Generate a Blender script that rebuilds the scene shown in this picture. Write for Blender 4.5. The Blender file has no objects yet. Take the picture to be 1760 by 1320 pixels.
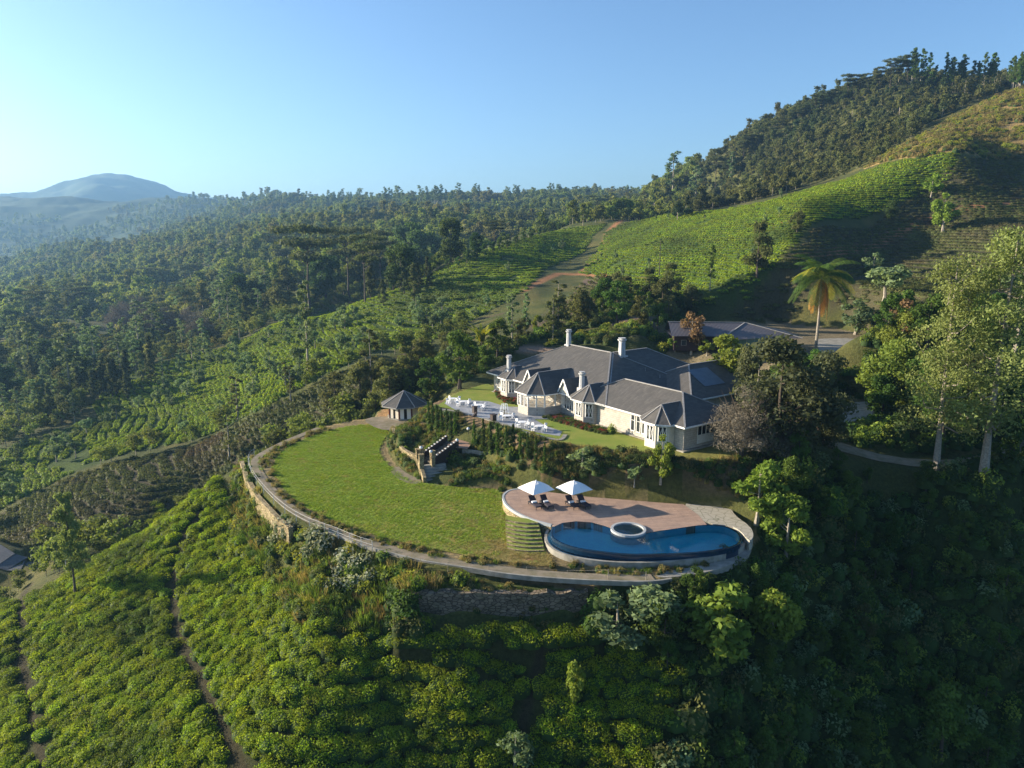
import bpy, bmesh, math, random
import numpy as np
from math import sin, cos, tan, pi, radians, atan, atan2, hypot, sqrt
rnd = random.Random(7); npr = np.random.default_rng(7)
sc = bpy.context.scene
C = sc.collection
# ------------------------------------------------------------------ camera, sky, sun, exposure
S = 1.36; H = 25 * S
FPX = 1250.0; PITCH = atan(260 / FPX)
cam = bpy.data.cameras.new('camera'); co = bpy.data.objects.new('camera', cam); C.objects.link(co)
co.location = (0, 0, H); co.rotation_euler = (pi / 2 - PITCH, 0, 0)
cam.sensor_width = 36; cam.lens = 36 * FPX / 1760; cam.clip_start = 1; cam.clip_end = 60000
sc.camera = co
SUN_AZ = radians(165); SUN_EL = radians(15)
sdir = (cos(SUN_AZ) * cos(SUN_EL), sin(SUN_AZ) * cos(SUN_EL), sin(SUN_EL))
w = bpy.data.worlds.new('World'); sc.world = w; w.use_nodes = True
nt = w.node_tree; nt.nodes.clear()
sky = nt.nodes.new('ShaderNodeTexSky'); sky.sky_type = 'NISHITA'; sky.sun_disc = False
sky.sun_elevation = SUN_EL; sky.sun_rotation = radians(90) - SUN_AZ
sky.altitude = 1200; sky.air_density = 1.0; sky.dust_density = 3.0; sky.ozone_density = 2.2
bg = nt.nodes.new('ShaderNodeBackground'); bg.inputs[1].default_value = 0.068
wo = nt.nodes.new('ShaderNodeOutputWorld')
tn = nt.nodes.new('ShaderNodeMix'); tn.data_type = 'RGBA'; tn.blend_type = 'MULTIPLY'; tn.inputs[0].default_value = 1; tn.inputs[7].default_value = (.83, 1.0, 1.15, 1)
nt.links.new(sky.outputs[0], tn.inputs[6]); nt.links.new(tn.outputs[2], bg.inputs[0]); nt.links.new(bg.outputs[0], wo.inputs[0])
sl = bpy.data.lights.new('sun', 'SUN'); sl.energy = 5.0; sl.angle = radians(0.6); sl.color = (1.0, 0.87, 0.68)
so = bpy.data.objects.new('sun', sl); C.objects.link(so)
from mathutils import Vector, Matrix
so.rotation_euler = Vector(sdir).to_track_quat('Z', 'Y').to_euler()
sc.view_settings.view_transform = 'Standard'; sc.view_settings.look = 'None'
sc.view_settings.exposure = 1.64; sc.view_settings.gamma = 1.0
cy = sc.cycles
cy.max_bounces = 6; cy.diffuse_bounces = 2; cy.glossy_bounces = 2; cy.transmission_bounces = 4
cy.transparent_max_bounces = 8; cy.volume_bounces = 0; cy.use_denoising = True
cy.sample_clamp_indirect = 4
# ------------------------------------------------------------------ camera geometry helpers (design-time placement on the terrain)
CP_, SP_ = cos(PITCH), sin(PITCH)
def ray(u, v):
    a = (u - 880) / FPX; b = (660 - v) / FPX
    return (a, CP_ + b * SP_, -SP_ + b * CP_)
def atz(u, v, z):
    d = ray(u, v); t = (z * S - H) / d[2]
    return (d[0] * t, d[1] * t, z * S)
def atr(u, v, r):
    d = ray(u, v); t = r * S / hypot(d[0], d[1])
    return (d[0] * t, d[1] * t, H + d[2] * t)
def proj(x, y, z):
    z -= H; f = y * CP_ - z * SP_; up = y * SP_ + z * CP_
    return 880 + FPX * x / f, 660 - FPX * up / f
# ------------------------------------------------------------------ terrain control points: (u, v, r) on the ground
R_ = [
 # bottom edge and near slopes
 (660,1320,41.3),(880,1320,40.8),(1100,1320,41.2),(1320,1320,46),(1540,1320,54),(1760,1320,64),
 (660,1180,46),(880,1180,45),(1100,1180,45.5),(1320,1180,51),(1540,1180,60),(1760,1180,69),
 (560,1010,54.5),(650,1060,50.5),
 (1200,1010,51.5),(1200,1080,49.5),(1330,1060,55),(1330,960,61),(1450,1060,62),(1600,1060,68),(1760,1060,74),(1400,880,66),(1550,930,73),(1760,930,82),(1330,870,64),
 (1450,800,73),(1600,810,77),(1700,805,79),(1760,820,82),
 # valley left beyond the crest
 (30,960,112),(150,880,118),(60,860,135),(250,850,118),(330,790,128),(250,760,150),(0,800,165),(120,740,180),(250,700,185),(0,680,250),(130,640,265),(250,640,225),(0,600,330),
 (380,740,140),(440,720,125),(470,690,130),(380,680,170),(450,640,170),(560,700,118),(610,680,112),(560,640,140),(700,640,125),(760,600,140),(640,600,150),(820,620,112),(880,590,118),
 (550,560,205),(480,560,215),(400,600,225),(300,600,260),(700,540,185),(620,520,215),(800,540,175),(900,500,185),(850,470,220),(720,478,255),(780,445,280),(900,402,320),(980,385,345),(1060,376,360),(1000,430,290),(1020,470,215),(960,560,140),(1040,540,140),
 # hollow behind the left tea crest
 (560,480,330),(650,440,420),(760,400,480),(850,385,560),(470,480,420),(600,395,640),(720,370,760),(880,365,800),(1000,362,700),(1080,362,620),
 # left forest
 (200,580,360),(0,540,480),(100,520,520),(330,540,360),(300,500,520),(430,500,380),(200,450,800),(0,480,1000),(330,430,740),(100,430,1100),(430,430,560),
 (500,372,950),(400,388,1050),(300,402,1150),(200,425,1250),(600,352,1050),(680,352,1000),(760,350,950),(860,347,1000),(940,342,1000),(1020,338,950),(1100,340,900),(1180,352,800),
 # valley haze and far ridges
 (0,440,1900),(60,420,2000),(150,400,2000),(250,385,1900),(380,370,1700),(455,338,1600),(420,352,1650),(500,345,1600),(560,350,1600),(640,362,1700),
 (0,405,2500),(100,385,2600),(220,370,2600),(0,346,3600),(70,339,3500),(140,338,3400),(200,350,3300),(260,342,3100),(330,338,2900),(390,350,2700),(330,360,2400),
 (60,350,4900),(160,372,4900),(250,368,4900),(340,368,4800),(-60,350,4900),(130,316,6900),(230,309,7000),(270,321,7000),(0,365,5200),(60,345,6200),(105,331,6700),(150,308,6800),(190,304,7000),(250,318,7000),(300,333,7000),(360,343,7000),(420,352,7000),(520,362,7000),(700,380,7000),(900,390,7000),(1200,390,7000),(1760,390,7000),(-200,370,7000),
 # right tea hill
 (1150,560,118),(1250,600,106),(1350,575,112),(1450,590,106),(1500,600,104),(1500,700,90),(1600,700,92),(1760,700,96),(1600,600,108),(1760,600,112),
 (1100,500,165),(1060,450,215),(1120,400,260),(1160,364,300),(1200,450,190),(1250,355,285),(1320,340,280),(1300,430,190),(1300,500,140),(1200,520,148),(1400,400,200),(1400,490,150),(1450,310,272),(1540,280,265),(1640,264,262),(1500,400,222),(1600,350,243),(1600,450,195),(1500,470,180),(1700,500,160),(1760,420,205),(1760,330,255),(1700,262,285),(1760,255,290),(1500,340,238),(1400,385,202),(1360,430,172),(1560,310,250),
 (720,503,300),(900,428,350),(1060,397,440),(780,470,335),(620,548,262),(980,412,400),
 (1600,235,300),(1680,195,335),(1760,165,350),
 (1400,545,124),(1500,520,126),(1650,560,118),
 # forest hill behind
 (1200,400,420),(1150,355,450),(1190,345,440),(1250,300,430),(1290,270,430),(1340,235,430),(1420,195,430),(1480,165,430),(1560,140,430),(1640,152,440),(1700,148,450),(1760,150,450),(1300,330,360),(1400,280,360),(1500,230,360),(1600,195,375),
]
Z_ = [ # (u, v, z)
 (436,790,0),(455,838,0),(530,898,0),(600,925,0),(660,945,0),(720,960,0),(800,973,0),(960,992,0),(1115,998,-.2),(1230,975,-.4),(1290,930,.2),
 (700,880,0),(560,800,0),(650,730,.4),(545,737,0),(462,772,0),(720,722,.8),
  (700,1045,-2.6),(425,850,-2.2),(450,892,-2.4),(480,928,-2.4),(520,960,-2.3),(590,985,-2.2),(650,1005,-2.0),(800,1072,-2.7),(950,1075,-2.7),(1010,1075,-2.8),
 (800,690,4.5),(1100,780,4.3),(950,740,4.5),(900,650,4.5),(770,690,4.3),(1170,785,4.3),(1300,800,3.2),(1300,740,4.3),
 (700,760,1.2),(800,830,.5),(900,800,2.2),(850,757,2.6),(1000,850,1.2),(1200,850,1.3),
]
X_ = [(8,85,4.8),(16,90,4.9),(25,88,4.9),(30,78,4.6),(20,75,4.6),
 (0,15,-25),(-20,18,-25),(20,18,-25),(-60,25,-30),(60,25,-28),(0,28,-17),(-80,50,-26),(-110,90,-28),(90,50,-24),(110,80,-14),(-72,66,-24),(-62,78,-20),(-48,86,-15),(-38,84,-12),(-32,90,-10),(-22,98,-8),
 (150,150,20),(200,110,10),(260,250,60),(-200,120,-40),(-300,300,-60)]
T_ = []
_p1, _p2, _p3 = [np.array(atz(*q)) / S for q in ((405,806,-2.2), (0,1050,-12), (430,1320,-8.2))]; _n = np.cross(_p2 - _p1, _p3 - _p1)
for u, v in ((405,806),(375,828),(330,860),(280,897),(200,955),(125,1003),(60,1030),(0,1050),(0,1150),(0,1320),(100,1100),(100,1220),(100,1320),(200,1020),(200,1150),(200,1320),(300,960),(300,1080),(300,1200),(320,1320),(390,900),(400,1020),(400,1140),(420,1260),(430,1320)):
    d_ = np.array(ray(u, v)); c_ = np.array((0, 0, 25.)); T_.append(tuple((c_ + d_ * (((_p1 - c_) @ _n) / (d_ @ _n))) * S))
for u, v, r in R_: T_.append(atr(u, v, r if r < 1500 else 1500 + (r - 1500) * .35))
for u, v, z in Z_: T_.append(atz(u, v, z))
for x, y, z in X_: T_.append((x * S, y * S, z * S))
T_ = np.array(T_)
def polar(x, y): return np.arctan2(x, y), np.log(np.hypot(x, y))
AZS = 2.2
def feat(x, y):
    a, l = polar(x, y); return np.stack([a * AZS, l], -1)
Pc = feat(T_[:, 0], T_[:, 1]); Tc = (T_[:, 2] - H) / np.hypot(T_[:, 0], T_[:, 1])
def kern(d2): return np.where(d2 > 0, d2 * np.log(np.maximum(d2, 1e-12)) * .5, 0)
n = len(Pc); K = kern(((Pc[:, None] - Pc[None]) ** 2).sum(-1)) + np.eye(n) * 2e-4
Q = np.hstack([np.ones((n, 1)), Pc]); A_ = np.block([[K, Q], [Q.T, np.zeros((3, 3))]])
sol = np.linalg.solve(A_, np.concatenate([Tc, np.zeros(3)]))
NA, NR = 900, 760; AZ0, AZ1 = -radians(62), radians(62); L0, L1 = math.log(14), math.log(6000)
az = np.linspace(AZ0, AZ1, NA); lr = np.linspace(L0, L1, NR)
ca, cl = np.linspace(AZ0, AZ1, 420), np.linspace(L0, L1, 254)
ga, gl = np.meshgrid(ca, cl, indexing='ij'); q = np.stack([ga.ravel() * AZS, gl.ravel()], -1)
Tq = np.concatenate([kern(((c[:, None] - Pc[None]) ** 2).sum(-1)) @ sol[:n] + sol[n] + c @ sol[n + 1:] for c in np.array_split(q, 24)]).reshape(ga.shape)
def bil(G, x0, x1, y0, y1, x, y):
    i = np.clip((x - x0) / (x1 - x0) * (G.shape[0] - 1), 0, G.shape[0] - 1.001); j = np.clip((y - y0) / (y1 - y0) * (G.shape[1] - 1), 0, G.shape[1] - 1.001)
    i0 = i.astype(int); j0 = j.astype(int); fi = i - i0; fj = j - j0
    return (G[i0, j0] * (1 - fi) + G[i0 + 1, j0] * fi) * (1 - fj) + (G[i0, j0 + 1] * (1 - fi) + G[i0 + 1, j0 + 1] * fi) * fj
GA, GL = np.meshgrid(az, lr, indexing='ij'); GRr = np.exp(GL)
GX, GY = GRr * np.sin(GA), GRr * np.cos(GA)
GZ = H + GRr * bil(Tq, AZ0, AZ1, L0, L1, GA, GL)
# value noise
_tab = npr.random((256, 256))
def vnoise(x, y):
    xi = np.floor(x).astype(int); yi = np.floor(y).astype(int); fx = x - xi; fy = y - yi
    fx = fx * fx * (3 - 2 * fx); fy = fy * fy * (3 - 2 * fy); g = lambda a, b: _tab[a & 255, b & 255]
    return (g(xi, yi) * (1 - fx) + g(xi + 1, yi) * fx) * (1 - fy) + (g(xi, yi + 1) * (1 - fx) + g(xi + 1, yi + 1) * fx) * fy * 1.0
def fbm(x, y, o=4):
    s = 0; a = .5
    for k in range(o): s = s + a * (vnoise(x + 17.3 * k, y + 9.1 * k) - .5); x = x * 2.03; y = y * 2.03; a *= .5
    return s
far = np.clip((GRr - 250 * S) / 900, 0, 1)
GZ += far * fbm(GX / 160, GY / 160, 5) * 34 + np.clip((GRr - 1500) / 2500, 0, 1) * (fbm(GX / 210, GY / 210, 6)) * 80
GZ -= np.clip(GRr - 4900, 0, 1e9) * .25; offa = np.clip((np.abs(GA) - radians(42)) / .2, 0, 1) * np.clip((GRr - 400) / 800, 0, 1); GZ = GZ * (1 - offa) + offa * np.minimum(GZ, 60)
GZ = np.where(GZ > 330, 330 + 60 * np.tanh((GZ - 330) / 60), GZ); GZ = np.where(GZ < -140, -140 + 20 * np.tanh((GZ + 140) / 20), GZ)
near = np.clip((GRr - 20) / 60, 0, 1) * (1 - far)
GZ += near * (fbm(GX / 9, GY / 9, 4) * 1.0)
def inpoly(px, py, P):
    ins = np.zeros(px.shape, bool); m = len(P)
    for i in range(m):
        x0, y0 = P[i][:2]; x1, y1 = P[(i + 1) % m][:2]
        if y0 == y1: continue
        c = ((y0 > py) != (y1 > py)) & (px < (x1 - x0) * (py - y0) / (y1 - y0) + x0); ins ^= c
    return ins
def pdist(px, py, P, closed=True):
    d = np.full(px.shape, 1e9); m = len(P)
    for i in range(m if closed else m - 1):
        x0, y0 = P[i][:2]; x1, y1 = P[(i + 1) % m][:2]; dx, dy = x1 - x0, y1 - y0; L = dx * dx + dy * dy + 1e-12
        t = np.clip(((px - x0) * dx + (py - y0) * dy) / L, 0, 1); d = np.minimum(d, np.hypot(px - x0 - t * dx, py - y0 - t * dy))
    return d
def smooth_poly(P, k=2):
    for _ in range(k):
        o = []
        for i in range(len(P)):
            a = P[i]; b = P[(i + 1) % len(P)]
            o += [(a[0] * .75 + b[0] * .25, a[1] * .75 + b[1] * .25), (a[0] * .25 + b[0] * .75, a[1] * .25 + b[1] * .75)]
        P = o
    return P
def zp(L, z): return [atz(u, v, z)[:2] for u, v in L]
EDGE = [(545,735),(500,753),(462,771),(436,788),(436,808),(455,838),(490,873),(530,898),(580,917),(620,933),(660,945),(720,960),(800,973),(880,985),(960,992),(1040,996),(1115,997),(1170,989),(1230,975),(1280,955)]
BASE = zp(EDGE + [(1305,925)], 0) + zp([(1300,893),(1240,874),(1100,858),(1000,848),(930,842)], .9) + zp([(890,845),(860,840),(800,840),(735,830),(690,814),(668,780),(660,752),(680,738),(700,728),(650,716),(600,722)], 0)
GAZ = zp([(628,722),(640,737),(680,743),(745,735),(760,715),(730,700),(660,703)], .7)
MID = zp([(688,748),(720,738),(775,742),(820,756),(865,775),(905,797),(950,806),(985,806),(990,775),(900,745),(800,715),(720,715)], 2.4)
TERR = zp([(745,700),(770,703),(812,716),(868,733),(905,747),(958,762),(985,764),(1040,772),(1105,780),(1165,790),(1235,788),(1300,770),(1330,700),(1300,655),(1180,634),(1040,630),(930,634),(872,648),(845,660),(800,668),(760,684)], 4.5)
BACK = zp([(1140,610),(1235,628),(1345,632),(1480,610),(1520,585),(1440,565),(1340,556),(1180,556)], 7.0)
YARD = zp([(1390,760),(1460,760),(1530,730),(1520,690),(1440,680),(1380,700)], 3.6)
DECKB = zp([(866,842),(872,862),(905,885),(935,900),(935,925),(1275,925),(1290,890),(1240,868),(1100,850),(1000,840),(900,838)], .0)
def pad(P, z, fall, blend=1):
    global GZ
    P = [(p[0], p[1]) for p in P]; xs = [p[0] for p in P]; ys = [p[1] for p in P]
    m = (GX > min(xs) - fall) & (GX < max(xs) + fall) & (GY > min(ys) - fall) & (GY < max(ys) + fall)
    px, py = GX[m], GY[m]; d = pdist(px, py, P); d = np.where(inpoly(px, py, P), 0, d)
    t = np.clip(1 - d / fall, 0, 1); t = t * t * (3 - 2 * t)
    GZ[m] = GZ[m] * (1 - t) + z * S * t
pad(BACK, 7.0, 8); pad(YARD, 3.6, 5); pad(GAZ, .7, 3)
pad(MID, 2.1, 3.0); pad(TERR, 4.5, 5.0); pad(GAZ, .7, 2); pad(smooth_poly(BASE), -.03, 1.2)
FWL = [atz(u, v, -.9)[:2] for u, v in ((690,1018),(760,1018),(850,1019),(940,1019),(1020,1016))]
pad([(x, y + .2) for x, y in FWL] + [(x, y + 2.2) for x, y in FWL[::-1]], -.8, 1.0); pad([(x, y - .7) for x, y in FWL] + [(x, y - 3.4) for x, y in FWL[::-1]], -3.0, .8)
def ribbon(pts, z0, wdt, fall):          # cut a level road bench
    global GZ
    px_, py_ = GX, GY; P = [(p[0], p[1]) for p in pts]
    xs = [p[0] for p in P]; ys = [p[1] for p in P]; m = (GX > min(xs) - 12) & (GX < max(xs) + 12) & (GY > min(ys) - 12) & (GY < max(ys) + 12)
    px, py = GX[m], GY[m]; best = np.full(px.shape, 1e9); zz = np.zeros(px.shape)
    for i in range(len(pts) - 1):
        x0, y0, a0 = pts[i]; x1, y1, a1 = pts[i + 1]; dx, dy = x1 - x0, y1 - y0; t = np.clip(((px - x0) * dx + (py - y0) * dy) / (dx * dx + dy * dy + 1e-9), 0, 1)
        d = np.hypot(px - x0 - t * dx, py - y0 - t * dy); k = d < best; best = np.where(k, d, best); zz = np.where(k, a0 + t * (a1 - a0), zz)
    t = np.clip(1 - (best - wdt) / fall, 0, 1); t = t * t * (3 - 2 * t); GZ[m] = GZ[m] * (1 - t) + zz * t
ROAD = [atz(*p) for p in [(1385,745,4.0),(1425,762,3.7),(1465,775,3.3),(1510,787,2.9),(1560,795,2.6),(1620,799,2.4),(1680,797,2.3),(1715,785,2.3),(1745,765,2.4),(1790,745,2.5)]]
ROAD2 = [atr(u, v, r) for u, v, r in [(-60,925,118),(0,962,110),(40,972,108),(75,972,109)]]
ribbon(ROAD, 0, 2.3, 6); ribbon(ROAD2, 0, 3, 4)
def gz(x, y):
    a, l = polar(np.asarray(x, float), np.asarray(y, float)); return bil(GZ, AZ0, AZ1, L0, L1, a, l)
def hit(u, v, rmin=20, rmax=7000):      # where the line of sight meets the terrain
    d = ray(u, v); h = hypot(d[0], d[1]); r = np.exp(np.linspace(math.log(rmin * S), math.log(rmax), 2500)); t = r / h
    z = gz(d[0] * t, d[1] * t); k = np.nonzero(H + d[2] * t < z)[0]
    i = k[0] if len(k) else None
    if i is None: return None
    return (d[0] * t[i], d[1] * t[i], float(z[i]))
def hits(L, **k): return [p for p in (hit(u, v, **k) for u, v in L) if p]
# ------------------------------------------------------------------ materials
MATS = {}
def newmat(name):
    m = bpy.data.materials.new(name); m.use_nodes = True; MATS[name] = m
    return m, m.node_tree, m.node_tree.nodes['Principled BSDF']
def lk(N, a, b): N.links.new(a, b)
def nd(N, t, **k):
    x = N.nodes.new(t)
    for a, b in k.items(): setattr(x, a, b)
    return x
def mixc(N, f, a, b, mode='MIX'):
    x = nd(N, 'ShaderNodeMix', data_type='RGBA', blend_type=mode)
    for s_, v in ((x.inputs[0], f), (x.inputs[6], a), (x.inputs[7], b)):
        if hasattr(v, 'links') or hasattr(v, 'is_linked'): lk(N, v, s_)
        elif isinstance(v, (int, float)): s_.default_value = v
        else: s_.default_value = (*v, 1)
    return x.outputs[2]
def noise(N, scale, detail=4, vec=None, rough=.6):
    t = nd(N, 'ShaderNodeTexNoise'); t.inputs['Scale'].default_value = scale; t.inputs['Detail'].default_value = detail; t.inputs['Roughness'].default_value = rough
    if vec is None:
        g = nd(N, 'ShaderNodeNewGeometry'); vec = g.outputs['Position']
    lk(N, vec, t.inputs['Vector']); return t.outputs['Fac']
def ramp(N, f, a, b):
    r = nd(N, 'ShaderNodeMapRange'); r.inputs[1].default_value = a; r.inputs[2].default_value = b; lk(N, f, r.inputs[0]); return r.outputs[0]
def bump(N, b, h, strength=.5, dist=.05):
    x = nd(N, 'ShaderNodeBump'); x.inputs['Strength'].default_value = strength; x.inputs['Distance'].default_value = dist; lk(N, h, x.inputs['Height']); lk(N, x.outputs[0], b.inputs['Normal'])
def pm(name, c1, c2=None, scale=3, rough=.8, spec=.3, bmp=0, bs=None, lo=.35, hi=.65, dist=.05, metal=0):
    m, N, b = newmat(name); b.inputs['Roughness'].default_value = rough; b.inputs['Specular IOR Level'].default_value = spec; b.inputs['Metallic'].default_value = metal
    if c2 is None: c2 = tuple(c * .8 for c in c1)
    f = ramp(N, noise(N, scale), lo, hi); lk(N, mixc(N, f, c1, c2), b.inputs['Base Color'])
    if bmp: bump(N, b, noise(N, bs or scale * 4, 5), bmp, dist)
    return m
def brick(name, c1, c2, mort, bw, bh, rough=.85, bmp=.5, msize=.02, vert=True, off=.5):
    m, N, b = newmat(name); b.inputs['Roughness'].default_value = rough; b.inputs['Specular IOR Level'].default_value = .2
    tc = nd(N, 'ShaderNodeTexCoord'); sp = nd(N, 'ShaderNodeSeparateXYZ'); lk(N, tc.outputs['Object'], sp.inputs[0])
    cb = nd(N, 'ShaderNodeCombineXYZ')
    if vert:
        ad = nd(N, 'ShaderNodeMath', operation='ADD'); lk(N, sp.outputs[0], ad.inputs[0]); lk(N, sp.outputs[1], ad.inputs[1]); lk(N, ad.outputs[0], cb.inputs[0]); lk(N, sp.outputs[2], cb.inputs[1])
    else: lk(N, sp.outputs[0], cb.inputs[0]); lk(N, sp.outputs[1], cb.inputs[1])
    t = nd(N, 'ShaderNodeTexBrick'); t.offset = off; lk(N, cb.outputs[0], t.inputs['Vector'])
    for k, v in (('Color1', c1), ('Color2', c2), ('Mortar', mort)): t.inputs[k].default_value = (*v, 1)
    t.inputs['Scale'].default_value = 1; t.inputs['Brick Width'].default_value = bw; t.inputs['Row Height'].default_value = bh; t.inputs['Mortar Size'].default_value = msize
    f = ramp(N, noise(N, 1.6), .3, .75)
    lk(N, mixc(N, f, t.outputs['Color'], mixc(N, .5, t.outputs['Color'], tuple(x * .45 for x in c1))), b.inputs['Base Color'])
    if bmp:
        mt = nd(N, 'ShaderNodeMath', operation='SUBTRACT'); lk(N, noise(N, 6), mt.inputs[0]); lk(N, t.outputs['Fac'], mt.inputs[1]); bump(N, b, mt.outputs[0], bmp, .06)
    return m
def leafmat(name, ca, cb, cc=None, trans=.38, rough=.7, hv=.25, spec=.12, patch=25.):
    m, N, b = newmat(name); out = N.nodes['Material Output']
    at_ = nd(N, 'ShaderNodeAttribute', attribute_name='tint'); oi = nd(N, 'ShaderNodeObjectInfo')
    col = mixc(N, at_.outputs['Fac'], ca, cb)
    if cc is not None:
        col = mixc(N, ramp(N, noise(N, 1. / patch, 3), .5, .68), col, mixc(N, at_.outputs['Fac'], cc, tuple(x * .6 for x in cc)))
    hs = nd(N, 'ShaderNodeHueSaturation'); lk(N, col, hs.inputs['Color'])
    r1 = nd(N, 'ShaderNodeMapRange'); r1.inputs[3].default_value = .482; r1.inputs[4].default_value = .518; lk(N, oi.outputs['Random'], r1.inputs[0]); lk(N, r1.outputs[0], hs.inputs['Hue'])
    mu = nd(N, 'ShaderNodeMath', operation='MULTIPLY'); mu.inputs[1].default_value = 7.31; lk(N, oi.outputs['Random'], mu.inputs[0]); fr = nd(N, 'ShaderNodeMath', operation='FRACT'); lk(N, mu.outputs[0], fr.inputs[0])
    r2 = nd(N, 'ShaderNodeMapRange'); r2.inputs[3].default_value = 1 - hv; r2.inputs[4].default_value = 1 + hv; lk(N, fr.outputs[0], r2.inputs[0]); lk(N, r2.outputs[0], hs.inputs['Value'])
    lk(N, hs.outputs[0], b.inputs['Base Color']); b.inputs['Roughness'].default_value = rough; b.inputs['Specular IOR Level'].default_value = spec
    tr = nd(N, 'ShaderNodeBsdfTranslucent'); lk(N, mixc(N, .5, hs.outputs[0], mixc(N, 1., hs.outputs[0], (1.6, 1.5, .5), 'MULTIPLY')), tr.inputs[0])
    ms = nd(N, 'ShaderNodeMixShader'); ms.inputs[0].default_value = trans; lk(N, b.outputs[0], ms.inputs[1]); lk(N, tr.outputs[0], ms.inputs[2]); lk(N, ms.outputs[0], out.inputs[0])
    return m
leafmat('tea leaf', (.14, .21, .012), (.31, .38, .022), (.10, .15, .02), patch=14, hv=.3)
leafmat('tea leaf hill', (.13, .20, .012), (.28, .36, .025), (.10, .14, .02), patch=40, hv=.25)
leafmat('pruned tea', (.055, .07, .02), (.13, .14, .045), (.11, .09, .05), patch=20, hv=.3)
leafmat('leaf deep', (.03, .06, .015), (.08, .125, .03))
leafmat('leaf full', (.13, .17, .03), (.25, .29, .05))
leafmat('leaf ivy', (.055, .065, .03), (.14, .15, .07))
leafmat('leaf gum', (.13, .17, .05), (.25, .29, .09), hv=.15)
leafmat('leaf mid', (.04, .085, .015), (.10, .16, .03))
leafmat('leaf bright', (.11, .165, .022), (.22, .28, .045))
leafmat('leaf pale', (.09, .14, .06), (.19, .26, .12))
leafmat('leaf olive', (.06, .075, .025), (.14, .15, .05))
leafmat('leaf dusky', (.045, .062, .025), (.10, .12, .045))
leafmat('leaf yellow', (.18, .20, .02), (.32, .32, .04))
leafmat('leaf rust', (.14, .10, .04), (.26, .18, .09))
leafmat('leaf red', (.16, .02, .02), (.30, .05, .05))
leafmat('leaf white', (.17, .19, .12), (.36, .38, .29), hv=.2)
leafmat('lawn blade', (.17, .26, .025), (.26, .34, .045), hv=.10)
leafmat('dry lawn blade', (.25, .21, .07), (.33, .27, .11), hv=.12)
leafmat('dry grass leaf', (.16, .14, .05), (.30, .24, .09))
leafmat('twig', (.11, .09, .065), (.20, .17, .13), trans=.05, rough=.9)
leafmat('dead frond', (.30, .13, .03), (.42, .24, .07))
leafmat('far leaf', (.085, .12, .025), (.20, .24, .05), (.19, .18, .06), patch=120, hv=.35)
leafmat('far leaf hill', (.06, .075, .025), (.15, .155, .05), (.05, .08, .03), patch=50, hv=.3)
pm('bark pale', (.34, .30, .24), (.20, .17, .13), 4, .9)
pm('bark dark', (.09, .07, .05), (.05, .04, .03), 4, .9)
pm('bark orange', (.33, .20, .11), (.18, .12, .08), 3, .9)
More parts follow.
